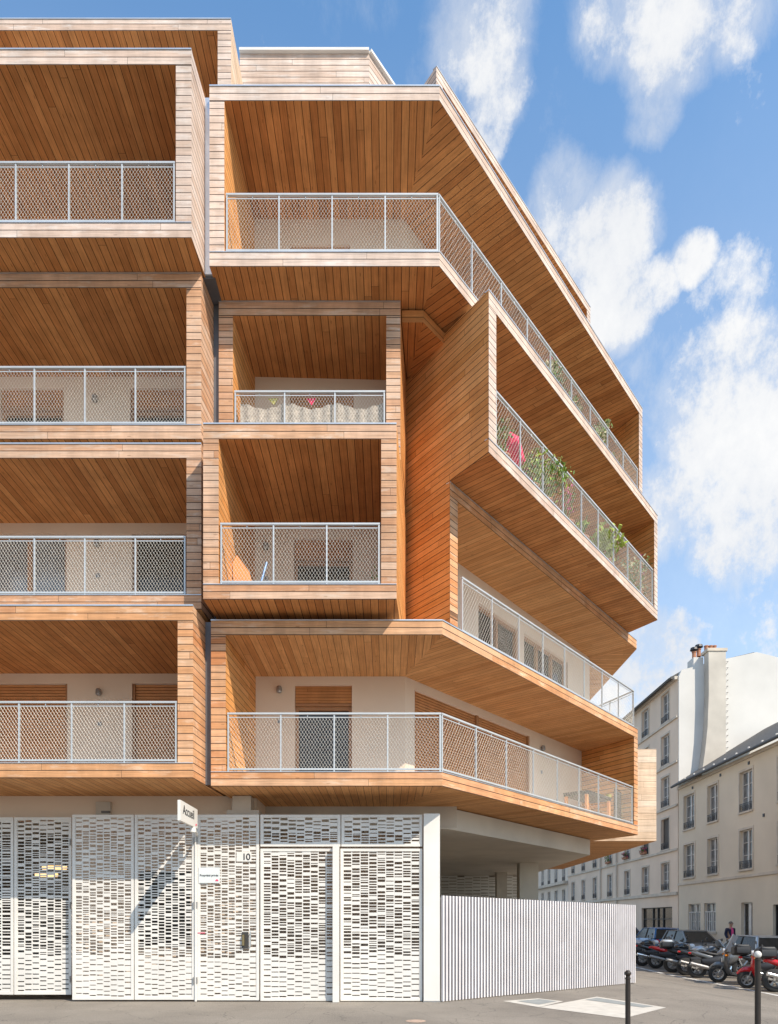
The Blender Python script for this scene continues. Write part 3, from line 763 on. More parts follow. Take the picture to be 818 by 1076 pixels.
# posts
mb = MB(); x0, x1 = (445.5-CX)/(F/12.62), (462.5-CX)/(F/12.62)
mb.box(x0, x1, 12.62, 12.95, -.045, 3.44, 'white_metal')
mb.box(x0-.01, x1+.01, 12.60, 12.97, -.045, -.02, 'alu')
o = mb.build('gate_pillar'); tag(o, 'plain white rectangular metal pillar between the gates and the slatted fence', 'pillar')
mb = MB(); mb.box(gx(350.5), gx(357), GY-.16, GY-.014, -.04, 2.86, 'white_metal')
o = mb.build('gate_post'); tag(o, 'slim white post standing out between the two tall gate leaves', 'post')
mb = MB(); mb.tube([(gx(206.2), GY-.02, -.04), (gx(206.2), GY-.02, 3.44)], .022, 'white_metal', 10)
o = mb.build('hinge_post'); tag(o, 'thin round white hinge post left of the entrance gate', 'post')

# hanging sign
sg = empty('hanging_sign', (-3.42, 12.6, 3.05)); tag(sg, 'white box sign reading Accueil hanging out over the gates', 'sign')
mb = MB(); mb.box(-3.50, -3.45, 11.3, 12.3, 3.12, 3.46, 'white_metal'); bpart0(mb, 'sign_board', sg)
mb = MB(); mb.tube([(-3.475, 12.2, 3.10), (-3.50, 12.4, 3.06), (-3.56, 12.66, 3.04)], .022, 'white_metal', 8); mb.lathe([(.0, .06), (.05, .04), (.055, -.04), (0, -.05)], (-3.475, 12.1, 3.07), 'white_metal', 12); bpart0(mb, 'bracket', sg)
text_mesh('Accueil', .225, 'letter', 'lettering', sg, (-3.447, 11.42, 3.25), (R(90), 0, R(90)))
mb = MB(); mb.box(-3.449, -3.445, 12.20, 12.235, 3.16, 3.19, 'red_mark'); mb.box(-3.449, -3.445, 12.17, 12.195, 3.155, 3.175, 'red_mark'); bpart0(mb, 'emblem', sg)
# property sign on the gate
ps = empty('property_sign', (gx(220.5), GY-.02, 2.3)); tag(ps, 'small pale grey sign reading Propriété privée on the entrance gate', 'sign')
mb = MB(); mb.box(gx(209.5), gx(231.5), GY-.024, GY-.014, 2.16, 2.45, 'sign_grey'); bpart0(mb, 'sign_board', ps)
text_mesh('Propriété privée', .052, 'letter', 'lettering', ps, (gx(210.6), GY-.028, 2.285), (R(90), 0, 0))
mb = MB(); mb.box(gx(227), gx(230), GY-.028, GY-.0245, 2.195, 2.215, 'red_mark'); mb.box(gx(228), gx(229.2), GY-.0282, GY-.0245, 2.215, 2.23, 'red_mark'); bpart0(mb, 'emblem', ps)
mb = MB(); mb.box(gx(208.3), gx(216), GY-.018, GY-.0125, 1.225, 1.24, 'red_mark'); bpart0(mb, 'red_sticker', gt)
# lamps in the hall behind the left gate
for k, (xa, xb, y, z, lab) in enumerate(((-7.1, -6.62, 14.0, 2.55, 'warm lit tube lamp behind the left gate, the upper of two'), (-7.4, -6.95, 14.3, 2.42, 'warm lit tube lamp behind the left gate, the lower of two'))):
    mb = MB(); mb.tube([(xa, y, z), (xb, y, z)], .045, 'lamp', 10); mb.bar(((xa+xb)/2, y, z+.04), ((xa+xb)/2, y, 3.36), .01, .01, 'darkmetal')
    o = mb.build('tube_lamp'); tag(o, lab, 'lamp', 'lamps behind the gate')

# ================================================================ SLATTED FENCE
fe = empty('slatted_fence', (.95, 12.6, -.045)); tag(fe, 'white metal fence of narrow upright slats right of the gates', 'fence')
FA, FB = Vector((.95, 12.62)), Vector((5.93, 16.5)); fu = (FB-FA).normalized(); fn = Vector((fu.y, -fu.x)); FL = (FB-FA).length
mb = MB(); k = 76
for i in range(k):
    s = FL*(i+.5)/k; p = FA+fu*s; zt = 1.925-.085*s/FL
    a = p+fu*.021; 
    V = [p-fu*.019, p+fu*.019, p+fu*.019+fn*.045, p-fu*.019+fn*.045]
    n = 4; VV = [(q.x, q.y, -.03) for q in V]+[(q.x, q.y, zt) for q in V]
    mb.idx(VV, [(0,1,5,4),(1,2,6,5),(2,3,7,6),(3,0,4,7),(4,5,6,7),(3,2,1,0)], 'fence_white')
bpart0(mb, 'slats', fe)
mb = MB(); 
bo = -fn*.05
mb.idx([(FA.x+bo.x, FA.y+bo.y, -.03), (FB.x+bo.x, FB.y+bo.y, -.03), (FB.x+bo.x, FB.y+bo.y, 1.80), (FA.x+bo.x, FA.y+bo.y, 1.885), (FA.x+bo.x*1.4, FA.y+bo.y*1.4, -.03), (FB.x+bo.x*1.4, FB.y+bo.y*1.4, -.03), (FB.x+bo.x*1.4, FB.y+bo.y*1.4, 1.80), (FA.x+bo.x*1.4, FA.y+bo.y*1.4, 1.885)],
       [(0,1,2,3),(7,6,5,4),(0,4,5,1),(3,2,6,7),(1,5,6,2),(0,3,7,4)], 'fence_gap_shade')
bpart0(mb, 'gap_shade_sheet', fe)  # sheet behind the slats, its dark colour stands in for shade between them
mb = MB(); mb.box(FB.x-.02, FB.x+.03, FB.y, FB.y+6, -.04, 1.84, 'white_metal'); bpart0(mb, 'return_panel', fe)

# ================================================================ GROUND
mb = MB()
xs = [-500, -120, -40, -15, -9]+[-5+2.5*i for i in range(3)]+[3+.5*i for i in range(18)]+[12, 16.7, 18, 30, 60, 200, 500]
xs = sorted(set(xs)); ys = [-300, -60, -10, 0, 5, 8, 10, 12, 14, 16, 18, 20, 22, 24, 26, 28, 30, 33, 36, 39, 42, 50, 80, 150, 700]
V = [(x, y, g(x, y)) for x in xs for y in ys]; ny = len(ys)
mb.idx(V, [(i*ny+j, (i+1)*ny+j, (i+1)*ny+j+1, i*ny+j+1) for i in range(len(xs)-1) for j in range(ny-1)], 'asphalt')
o = mb.build('ground', smooth=True); tag(o, kind='structure')
def sheet(name, poly, dz, mat, cat=None):
    mb = MB(); mb.idx([(x, y, g(x, y)+dz) for x, y in poly], [tuple(range(len(poly)))], mat); o = mb.build(name); tag(o, kind='structure'); return o
sheet('pavement_patch', [(2.13, 12.76), (2.88, 13.2), (3.25, 12.72), (2.6, 11.85)], .004, 'pave_pale')
sheet('pavement_patch', [(2.38, 12.74), (2.88, 13.05), (3.13, 12.70), (2.68, 12.2)], .008, 'pave_blue')
sheet('pavement_patch', [(2.6, 11.84), (4.11, 13.5), (4.79, 11.8), (3.62, 10.5)], .0045, 'pave_pale')
sheet('pavement_patch', [(3.72, 12.95), (4.05, 13.28), (4.62, 11.93), (4.38, 11.78)], .009, 'pave_blue')
# white painted line along the motorcycle bay
mb = MB(); yy = 17.0
while yy < 40:
    mb.idx([(10.85, yy, g(10.85, yy)+.006), (11.0, yy, g(11, yy)+.006), (11.05, yy+1, g(11.05, yy+1)+.006), (10.9, yy+1, g(10.9, yy+1)+.006)], [(0,1,2,3)], 'white_paint'); yy += 1
o = mb.build('painted_line'); tag(o, kind='structure')
# far pavement with a kerb
mb = MB()
for i in range(30):
    y0, y1 = 10+i*3, 13+i*3; z0, z1 = g(17, y0)+.13, g(17, y1)+.13
    mb.idx([(16.95, y0, z0), (18.6, y0, z0), (18.6, y1, z1), (16.95, y1, z1), (16.8, y0, z0), (16.8, y1, z1), (16.8, y0, z0-.15), (16.8, y1, z1-.15)], [(0,1,2,3)], 'concrete')
    mb.idx([(16.95, y0, z0), (16.95, y1, z1), (16.8, y1, z1), (16.8, y0, z0), (16.8, y1, z1-.15), (16.8, y0, z0-.15)], [(0,1,2,3),(3,2,4,5)], 'stone_trim')
o = mb.build('far_pavement'); tag(o, kind='structure')
# small round cover
mb = MB(); mb.lathe([(0, .012), (.11, .012), (.12, .008), (.15, .005)], (.40, 10.2, g(.4, 10.2)), 'manhole', 24); mb.lathe([(.085, .0135), (.09, .0135)], (.40, 10.2, g(.4, 10.2)), 'darkmetal', 24)
o = mb.build('access_cover'); tag(o, 'small round pinkish access cover set in the asphalt before the gates', 'access cover')

# ================================================================ BOLLARDS
def bollard(x, y, h, r, cap, label):
    z = g(x, y); b = empty('bollard', (x, y, z)); tag(b, label, 'bollard', 'street bollards')
    mb = MB(); mb.lathe([(r*1.5, 0), (r*1.5, .04), (r*1.05, .08), (r, .1), (r, h-.12), (r*1.12, h-.115), (r*1.12, h-.095), (r*.75, h-.09), (r*.75, h-.07)], (0, 0, 0), 'bollard', 20); mb.build('post', b, True)
    mb = MB(); R_ = r*1.28; c = h-.02-R_*.4
    mb.lathe([(R_*math.sin(t*math.pi/10), c-R_*math.cos(t*math.pi/10)) for t in range(11)], (0, 0, 0), cap, 20); mb.build('ball_cap', b, True)
k = .353; y = 9.2; bollard((660-CX)/F*y, y, .83, .034, 'bollard', 'dark brown bollard with a dark ball top near the slatted fence')
y = 8.9; bollard((796.5-CX)/F*y, y, 1.10, .037, 'white_paint', 'dark brown bollard with a white painted ball top in front of the scooters')

# ================================================================ STONE BUILDINGS ACROSS THE STREET
FX = 18.5
def stone_building(name, label, Y0, Y1, z1, mat, wins, strings, gz=-.4, depth=12, floor_openings=()):
    """facade on plane x = FX, running from Y1 (far) to Y0 (near); wins: (ya, yb, za, zb, kind)"""
    b = empty(name, (FX, (Y0+Y1)/2, 0)); tag(b, label, 'building')
    A, B = (FX, Y1), (FX, Y0)      # left to right in the picture
    mb = MB(); holes = [(Y1-yb, Y1-ya, za, zb) for ya, yb, za, zb, k in wins]
    # wall as cells per storey so the grid stays small
    wall_grid(mb, A, B, gz-.4, z1, holes, mat, .22)
    mb.face([(FX, Y0, gz-.4), (FX+depth, Y0, gz-.4), (FX+depth, Y0, z1), (FX, Y0, z1)], mat)
    mb.face([(FX, Y1, gz-.4), (FX+depth, Y1, gz-.4), (FX+depth, Y1, z1), (FX, Y1, z1)], mat)
    mb.face([(FX+depth, Y0, gz-.4), (FX+depth, Y1, gz-.4), (FX+depth, Y1, z1), (FX+depth, Y0, z1)], mat)
    bpart0(mb, 'wall', b)
    mb = MB()
    for z, h, d in strings: mb.box(FX-d, FX-.002, Y0, Y1, z, z+h, 'stone_trim')
    if strings: bpart0(mb, 'string_course', b)
    for ya, yb, za, zb, k in wins: window(b, ya, yb, za, zb, k)
    return b
def window(b, ya, yb, za, zb, kind):
    x = FX+.16; mb = MB(); fr = .06
    gm = 'glass_curtain' if kind in ('win', 'bars') else 'persienne' if kind == 'closed' else 'glass'
    mb.box(x+.03, x+.05, ya+.002, yb-.002, za+.002, zb-.002, gm)
    fm = {'door': 'win_white', 'shop': 'iron', 'dark': 'iron', 'closed': 'persienne', 'bars': 'win_white'}.get(kind, 'win_white')
    mb.box(x-.02, x+.028, ya+.002, ya+fr, za+.002, zb-.002, fm); mb.box(x-.02, x+.028, yb-fr, yb-.002, za+.002, zb-.002, fm)
    mb.box(x-.02, x+.028, ya+fr, yb-fr, zb-fr, zb-.002, fm); mb.box(x-.02, x+.028, ya+fr, yb-fr, za+.002, za+fr, fm)
    m = (ya+yb)/2
    if kind in ('win', 'bars'):
        mb.box(x-.025, x+.028, m-.05, m+.05, za+fr, zb-fr, fm)
        for f in (.36, .68):
            zz = za+(zb-za)*f; mb.box(x-.01, x+.028, ya+fr, m-.05, zz-.015, zz+.015, fm); mb.box(x-.01, x+.028, m+.05, yb-fr, zz-.015, zz+.015, fm)
    if kind == 'shop':
        for f in (.33, .5, .66): yy = ya+(yb-ya)*f; mb.box(x-.04, x+.028, yy-.05, yy+.05, za+fr, zb-fr, 'iron')
        zz = za+(zb-za)*.68; mb.box(x-.03, x+.028, ya+fr, yb-fr, zz-.03, zz+.03, 'iron')
    if kind == 'closed':
        zz = za+.1
        while zz < zb-.08: mb.box(x, x+.03, ya+fr, yb-fr, zz, zz+.03, 'persienne'); zz += .07
    if kind == 'door':
        mb.box(x-.03, x+.028, m-.2, m+.05, za+.1, zb-fr, fm)
    w = bpart0(mb, 'window' if kind != 'door' else 'door', b)
    def sub(mb, name):
        o = mb.build(name); o.parent = w; return o
    if kind in ('win', 'closed'):
        mb = MB(); mb.box(FX-.09, FX+.14, ya-.08, yb+.08, za-.09, za-.002, 'stone_trim'); sub(mb, 'sill')
        mb = MB(); xr = FX-.03
        mb.bar((xr, ya+.01, za+.42), (xr, yb-.01, za+.42), .03, .03, 'iron'); mb.bar((xr, ya+.01, za+.06), (xr, yb-.01, za+.06), .02, .02, 'iron'); mb.bar((xr, ya+.01, za+.33), (xr, yb-.01, za+.33), .015, .015, 'iron')
        nb = 9
        for i in range(nb+1):
            yy = ya+.02+(yb-ya-.04)*i/nb; mb.bar((xr, yy, za+.05), (xr, yy, za+.42), .014, .014, 'iron', up=(1, 0, 0))
            if i < nb and i % 2 == 0:
                c = yy+(yb-ya)/nb/2; pts = [(xr, c+.05*math.cos(t), za+.2+.08*math.sin(t)) for t in [k_*math.pi/4 for k_ in range(9)]]; mb.tube(pts, .008, 'iron', 4, False)
        sub(mb, 'window_guard')
        mb = MB()
        for (a, c_, d, e) in ((ya-.12, ya-.004, za, zb+.12), (yb+.004, yb+.12, za, zb+.12), (ya-.004, yb+.004, zb+.003, zb+.12)): mb.box(FX-.03, FX-.002, a, c_, d, e, 'stone_trim')
        sub(mb, 'surround')
    if kind == 'bars':
        mb = MB()
        for i in range(6): yy = ya+.1+(yb-ya-.2)*i/5; mb.bar((FX+.05, yy, za+.02), (FX+.05, yy, zb-.5), .045, .045, 'win_white', up=(1, 0, 0))
        mb.bar((FX+.05, ya, zb-.5), (FX+.05, yb, zb-.5), .04, .04, 'win_white'); sub(mb, 'window_bars')
        mb = MB(); mb.box(FX-.06, FX+.14, ya-.1, yb+.1, za-.12, za-.003, 'stone_trim'); sub(mb, 'sill')
    return w
def Yof(px): return F*FX/(px-CX)
# low building
wl = []
for a, b_ in ((719, 730), (744, 754.6), (777.6, 791), (818, 834)):
    wl.append((Yof(b_), Yof(a), 7.15, 9.25, 'win')); wl.append((Yof(b_), Yof(a), 4.15, 6.2, 'win'))
wl += [(26.0, 27.3, 7.15, 9.25, 'win'), (26.0, 27.3, 4.15, 6.2, 'win'), (22.4, 23.7, 7.15, 9.25, 'win'), (22.4, 23.7, 4.15, 6.2, 'win')]
wl += [(Yof(736.5), Yof(723.5), .85, 2.5, 'bars'), (Yof(752.5), Yof(740), .85, 2.5, 'bars'), (Yof(791), Yof(779), -.3, 2.42, 'door'), (31.0, 32.9, -.4, 2.25, 'dark')]
LB = stone_building('low_building', 'low cream rendered house with dark roof, nearest on the right', 20, 43.6, 10.0, 'stone', wl, [(3.72, .14, .07), (9.82, .16, .12)])
mb = MB(); mb.idx([(FX-.45, 20, 9.98), (FX-.45, 43.6, 9.98), (FX+5.5, 43.6, 13.6), (FX+5.5, 20, 13.6), (FX-.45, 20, 10.1), (FX-.45, 43.6, 10.1), (FX+5.5, 43.6, 13.75), (FX+5.5, 20, 13.75)], [(0,3,2,1),(4,5,6,7),(0,1,5,4),(1,2,6,5),(3,0,4,7),(2,3,7,6)], 'slate')
rf = bpart0(mb, 'roof', LB)
mb = MB(); mb.tube([(FX-.47, 20, 10.0), (FX-.47, 43.6, 10.0)], .07, 'darkmetal', 8)
for i in range(18): yy = 21+i*1.25; mb.box(FX-.2, FX-.12, yy, yy+.09, 10.26, 10.34, 'win_white')
o = mb.build('gutter'); o.parent = rf
# tall building
wt = []
cols = [(45.05, 46.35), (48.6, 49.9), (52.4, 53.6), (56.6, 57.8), (60.8, 61.9), (64.4, 65.5), (68.0, 69.1)]
for ci, (ya, yb) in enumerate(cols):
    for ri, (za, zb) in enumerate(((14.75, 16.7), (11.9, 13.9), (9.1, 11.1), (6.25, 8.3), (3.5, 5.35))):
        wt.append((ya, yb, za, zb, 'closed' if (ri == 3 and ci in (0, 1)) else 'win'))
wt += [(44.6, 50.0, -.1, 2.4, 'shop'), (52.5, 54, -.4, 2.2, 'dark'), (57, 58.5, -.4, 2.2, 'dark'), (62, 66, .4, 2.2, 'shop')]
TB = stone_building('tall_building', 'tall rendered house with white gable and a large chimney flue', 43.7, 70.5, 17.1, 'stone2', wt, [(14.5, .14, .1), (11.65, .14, .1), (8.85, .14, .1), (6.0, .14, .1), (3.15, .2, .14), (16.95, .2, .22)], depth=18)
# gable (faces the camera side)
mb = MB()
gp = [(FX+.02, 9.95), (FX+16, 9.95), (FX+16, 16.2), (FX+8, 17.9), (FX+5.0, 18.65), (FX+1.8, 17.95), (FX+.2, 17.5), (FX+.02, 17.1)]
mb.xprism(gp, 43.62, 43.98, 'gable'); bpart0(mb, 'gable', TB)
mb = MB()
gp2 = [(FX-.5, 17.1), (FX+.4, 17.62), (FX+1.9, 18.05), (FX+5.0, 18.78), (FX+8, 18.0), (FX+16, 16.3), (FX+16, 15.9), (FX+5, 18.0), (FX, 17.1)]
mb.xprism(gp2, 43.98, 70.5, 'slate'); rf = bpart0(mb, 'roof', TB)
mb = MB(); mb.tube([(FX-.4, 43.7, 17.05), (FX-.4, 70.5, 17.05)], .09, 'darkmetal', 8); o = mb.build('gutter'); o.parent = rf
mb = MB()
s = F/43.3
def gX(px): return (px-CX)/s
def gZ(py): return EYE+(HY-py)/s
fl = [(gX(742.5), gZ(685)), (gX(742.8), gZ(730)), (gX(741.5), gZ(765)), (gX(739), gZ(790)), (gX(735.5), gZ(813)), (gX(735), gZ(825)), (gX(760.5), gZ(825)), (gX(760.5), gZ(685))]
mb.xprism(fl, 43.0, 43.62, 'chimney')
mb.box(gX(741), gX(762), 42.95, 43.9, gZ(686), gZ(683), 'stone_trim')
mb.box(gX(732), gX(742.3), 43.7, 44.6, gZ(699), gZ(688), 'gable'); mb.box(gX(760.8), gX(772), 43.7, 44.6, gZ(697), gZ(689.5), 'chimney')
ch = bpart0(mb, 'chimney', TB)
for px, py, big in ((735.5, 688, 1), (740.5, 685, 1), (747, 683, 0), (751.5, 683, 0), (755.5, 683, 0), (763.5, 686, 0), (766, 689.5, 1)):
    mb = MB(); X = gX(px); z = gZ(py)
    mb.lathe([(.13, 0), (.12, .42), (.15, .45), (.15, .5), (0, .5)], (X, 43.9 if px > 742 and px < 760 else 44.1, z), 'terracotta', 10)
    if big: mb.lathe([(.03, .5), (.03, .62), (.26, .60), (.22, .75), (0, .8)], (X, 44.1, z), 'iron', 10)
    o = mb.build('chimney_pot'); o.parent = ch
mb = MB()
for i in range(17):   # iron rungs up the gable
    z = gZ(695)-i*.39
    mb.tube([(gX(761.5), 43.6, z), (gX(761.5), 43.42, z), (gX(766.5), 43.42, z+.05), (gX(767), 43.6, z+.05)], .018, 'alu', 5)
bpart0(mb, 'climbing_rungs', TB)
mb = MB()
for yy in (55.2, 59.4): mb.tube([(FX-.12, yy, -.4), (FX-.12, yy, 17)], .07, 'stone_trim', 8)
bpart0(mb, 'drainpipe', TB)
# the far one
wf = []
for i in range(9):
    ya = 71.7+i*3.3
    for za, zb in ((14, 15.8), (11.2, 13), (8.4, 10.2), (5.7, 7.6), (3.0, 4.8), (.2, 2.2)): wf.append((ya, ya+1.15, za, zb, 'win' if za > 1 else 'dark'))
FBd = stone_building('far_building', 'pale rendered house with window plants, farthest down the street', 70.6, 102, 16.5, 'stone3', wf, [(2.6, .15, .1), (5.35, .3, .45), (8.1, .15, .1), (16.3, .25, .2)], depth=14)
mb = MB(); mb.box(FX-.2, FX+14, 70.6, 102, 16.55, 17.6, 'slate'); bpart0(mb, 'roof', FBd)
# houses closing the far end of the street and behind the camera side of the block
mb = MB()
hb = empty('end_building', (5, 130, 0)); tag(hb, 'pale house closing the far end of the side street', 'building')
wall_grid(mb, (-20, 125), (30, 125), -1, 15, [(2+i*3.2, 3.2+i*3.2, 1+j*2.9, 2.9+j*2.9) for i in range(15) for j in range(5)], 'stone3', .25); bpart0(mb, 'wall', hb)
mb = MB(); mb.box(-20, 30, 125.26, 125.4, -1, 15, 'glass'); bpart0(mb, 'window_panes', hb)
mb = MB(); mb.box(-20.5, 30.5, 124.6, 140, 15, 17, 'slate'); bpart0(mb, 'roof', hb)

for k_, (yy, zz) in enumerate(((41.5, 9.5), (38.0, 9.52), (35.0, 9.5), (33.6, 6.6))):
    m_ = MB(); m_.box(FX-.03, FX-.001, yy, yy+.16, zz, zz+.16, 'iron'); bpart0(m_, 'wall_vent', LB)
# window boxes with flowers on the tall house
for yy, mt in ((56.7, 'leaf'), (52.5, 'petal_pink'), (48.7, 'petal_pink')):
    e = empty('window_box', (FX-.16, yy+.5, 6.27 if mt != 'leaf' else 6.27)); tag(e, {56.7: 'green leafy window box on the tall house, farther of its flower boxes', 52.5: 'pink flowered window box in the middle of the tall house row', 48.7: 'pink flowered window box nearest the white gable'}[yy], 'window box')
    m_ = MB(); m_.box(-.1, .08, -.45, .45, 0, .16, 'terracotta'); m_.build('planter', e)
    m_ = MB(); rr = random.Random(int(yy))
    for i_ in range(90):
        p_ = Vector((rr.uniform(-.18, .1), rr.uniform(-.5, .5), rr.uniform(.1, .5 if mt != 'leaf' else .9))); a_ = Vector((rr.gauss(0,1), rr.gauss(0,1), rr.gauss(0,1))).normalized(); b_ = a_.cross(Vector((0,.3,1))).normalized()
        m_.face([p_-a_*.08, p_+b_*.04, p_+a_*.08, p_-b_*.04], mt if rr.random() < .5 else 'leaf')
    m_.build('foliage', e)
# ================================================================ PLANTS
def leaf_cluster(mb, c, r, n, mats, size=.06, rr=random, squash=1.0):
    c = Vector(c)
    for _ in range(n):
        d = Vector((rr.gauss(0, 1), rr.gauss(0, 1), rr.gauss(0, 1)*squash)).normalized()*r*rr.uniform(.25, 1)**.6
        p = c+d; a = Vector((rr.gauss(0, 1), rr.gauss(0, 1), rr.gauss(0, 1))).normalized(); b = a.cross(Vector((rr.gauss(0, 1), rr.gauss(0, 1), rr.gauss(0, 1)))).normalized()
        s = size*rr.uniform(.6, 1.3); m = rr.choice(mats)
        mb.face([p-a*s, p+b*s*.4, p+a*s, p-b*s*.4], m)
def potted(px, Fp, z, h, r, mats, label, n=160, d=.30, name='potted_plant', cat='plant', size=.05, blobs=5, flowers=None):
    h *= .95; r *= 1.25; n = int(n*1.7)
    rr = random.Random(int(px*10)); pts = inset(Fp, d); s = hit(px, pts[-2], pts[-1]); u = (pts[-1]-pts[-2]).normalized(); c = pts[-2]+u*s
    e = empty(name, (c.x, c.y, z)); tag(e, label, cat)
    mb = MB(); mb.lathe([(0, .01), (.11, .01), (.15, .26), (.165, .27), (.165, .3), (.14, .3), (.13, .25), (0, .25)], (0, 0, 0), 'terracotta', 14); mb.build('pot', e, True)
    mb = MB()
    for i in range(6):
        a = rr.uniform(0, 6.28); mb.tube([(0, 0, .24), (math.cos(a)*r*.3, math.sin(a)*r*.3, .24+h*.4), (math.cos(a)*r*.7, math.sin(a)*r*.7, .25+h*.8)], [.01, .007, .004], 'leaf', 5, False)
    mb.build('stems', e)
    mb = MB()
    for i in range(blobs):
        a = rr.uniform(0, 6.28); q = rr.uniform(0, r*.7); leaf_cluster(mb, (math.cos(a)*q, math.sin(a)*q, .3+h*rr.uniform(.25, .95)), r*.55, n//blobs, mats, size, rr)
    mb.build('foliage', e)
    if flowers:
        mb = MB()
        for i in range(3): a = rr.uniform(0, 6.28); leaf_cluster(mb, (math.cos(a)*r*.5, math.sin(a)*r*.5, .3+h*rr.uniform(.6, 1.1)), r*.25, 10, [flowers], size*.6, rr)
        mb.build('flowers', e)
    return e
zf5 = 13.12
for px, h, r, ms, lab, fl_ in (
    (572, .75, .30, ['leaf', 'leaf_dry'], 'pale leafy potted plant, the first behind the upper wing railing', None),
    (583, 1.1, .30, ['leaf_dry', 'leaf'], 'tall potted plant with pink flower heads rising over the upper railing', 'petal_pink'),
    (594, .7, .30, ['leaf_dry', 'leaf_dry', 'leaf'], 'dry cream potted plant just right of the pink flower heads', 'petal_white'),
    (606, .75, .32, ['leaf_dry', 'leaf'], 'cream and green potted plant in the middle of the upper wing railing', 'petal_white'),
    (618, .7, .32, ['leaf_dry', 'leaf'], 'cream potted plant left of the green tuft on the upper wing', 'petal_white'),
    (630, 1.0, .28, ['leaf', 'leaf_dry'], 'potted plant with a dark green tuft above the upper railing', None),
    (642, .65, .28, ['leaf_dry', 'leaf'], 'small pale potted plant, last one along the upper wing railing', None)):
    potted(px, F5, zf5, h, r, ms, lab, flowers=fl_)
zf4 = 10.12
potted(528, F4, zf4, .9, .2, ['leaf_dry', 'leaf'], 'thin dry potted plant at the left end of the projecting box', n=70)
potted(559, F4, zf4, .62, .42, ['leaf', 'leaf_pale'], 'bushy green potted plant below the folded crimson parasol', n=320, blobs=8)
potted(574, F4, zf4, .72, .40, ['leaf', 'leaf_pale', 'leaf'], 'bushy dark green potted plant right of the parasol', n=320, blobs=8)
potted(596, F4, zf4, .8, .18, ['leaf', 'petal_pink'], 'slim potted plant with a few pink blooms in the middle of the projecting box', n=60)
potted(612, F4, zf4, .7, .15, ['leaf_pale', 'leaf'], 'very thin climbing potted plant left of the yellow green shrub', n=50)
potted(636, F4, zf4, .75, .48, ['leaf_pale'], 'bright yellow green potted shrub behind the projecting box railing', n=300, blobs=8, size=.08)
potted(669, F4, zf4, .95, .35, ['leaf', 'leaf_dry'], 'potted plant with pink flowers near the right end of the projecting box', flowers='petal_pink')
potted(679, F4, zf4, .7, .35, ['leaf', 'leaf_dry'], 'round pale green potted plant at the right end of the projecting box', flowers='petal_white')
# folded parasol
pts = inset(F4, .5); s = hit(548, pts[0], pts[1]); u = (pts[1]-pts[0]).normalized(); c = pts[0]+u*(s-.1)
e = empty('parasol', (c.x, c.y, zf4)); tag(e, 'folded crimson parasol leaning behind the railing of the projecting box', 'parasol')
mb = MB(); d = Vector((u.x, u.y, 0)); tip = d*-.45+Vector((0, 0, 1.22)); foot = d*.62+Vector((0, 0, .28)); mb.tube([foot, tip], .018, 'white_metal', 8); mb.build('pole', e)
mb = MB(); P0, P1 = foot.lerp(tip, .12), foot.lerp(tip, .97)
mb.tube([P0, P0.lerp(P1, .25), P0.lerp(P1, .6), P0.lerp(P1, .85), P1], [.09, .15, .13, .17, .03], 'parasol', 7); mb.build('canopy', e)
mb = MB(); mb.lathe([(0, 0), (.22, 0), (.22, .06), (.05, .1), (.04, .3), (0, .3)], foot-Vector((0, 0, .28)), 'concrete', 14); mb.build('base', e)
# reed screen and cloths behind the middle railing
e = empty('reed_screen', (-1.4, 12.68, 10.2)); tag(e, 'beige reed screen with a wavy top tied behind the middle stack railing', 'screen')
mb = MB(); n = 90; xa, xb = -2.76, -.08
V = []; 
for i in range(n+1):
    x = xa+(xb-xa)*i/n; ph = (i/n*3) % 1; dz = .05*math.cos(ph*2*math.pi*1.0)-.02
    y = 12.66+.015*math.sin(i*.9)
    V += [(x, y, 10.19), (x, y, 11.02+dz), (x, y+.02, 10.19), (x, y+.02, 11.02+dz)]
mb.idx(V, [(4*i, 4*i+4, 4*i+5, 4*i+1) for i in range(n)]+[(4*i+2, 4*i+3, 4*i+7, 4*i+6) for i in range(n)]+[(4*i+1, 4*i+5, 4*i+7, 4*i+3) for i in range(n)], 'mat'); bpart0(mb, 'reeds', e)
for x, m, lab in ((-2.15, 'yellow', 'small yellow cloth tucked over the reed screen'), (-1.45, 'parasol', 'small red cloth tucked over the reed screen')):
    mb = MB(); mb.idx([(x-.09, 12.632, 11.12), (x+.1, 12.632, 11.13), (x+.02, 12.632, 11.0), (x-.09, 12.64, 11.12), (x+.1, 12.64, 11.13), (x+.02, 12.64, 11.0)], [(0,1,2),(5,4,3),(0,3,4,1),(1,4,5,2),(2,5,3,0)], m)
    o = mb.build('cloth'); tag(o, lab, 'cloth')
# things on the third floor middle balcony
mb = MB(); 
mb.xprism([(-2.78, 7.15), (-2.36, 7.15), (-2.52, 7.75), (-2.74, 8.05), (-2.82, 7.9)], 12.3, 12.33, 'orange_wood'); mb.bar((-2.6, 12.36, 7.12), (-2.7, 12.5, 7.8), .02, .02, 'darkmetal')
o = mb.build('leaning_board'); tag(o, 'orange board leaning at the left end of the middle balcony', 'board')
e = empty('spray_mop', (-2.28, 12.3, 7.12)); tag(e, 'blue handled mop in a green bucket behind the middle balcony railing', 'mop')
mb = MB(); mb.tube([(0, 0, .1), (-.02, 0, .45), (.06, .1, .85)], .018, 'blue_plastic', 6); mb.tube([(.1, 0, .1), (.22, .05, .42)], .015, 'black', 6); mb.build('handle', e)
mb = MB(); mb.lathe([(0, 0), (.08, 0), (.11, .18), (.1, .18), (.07, .02)], (.04, 0, 0), 'green_plastic', 12); mb.build('bucket', e)
e = empty('climbing_plant', (-.30, 12.6, 7.12)); tag(e, 'thin green climbing plant at the right end of the middle balcony', 'plant')
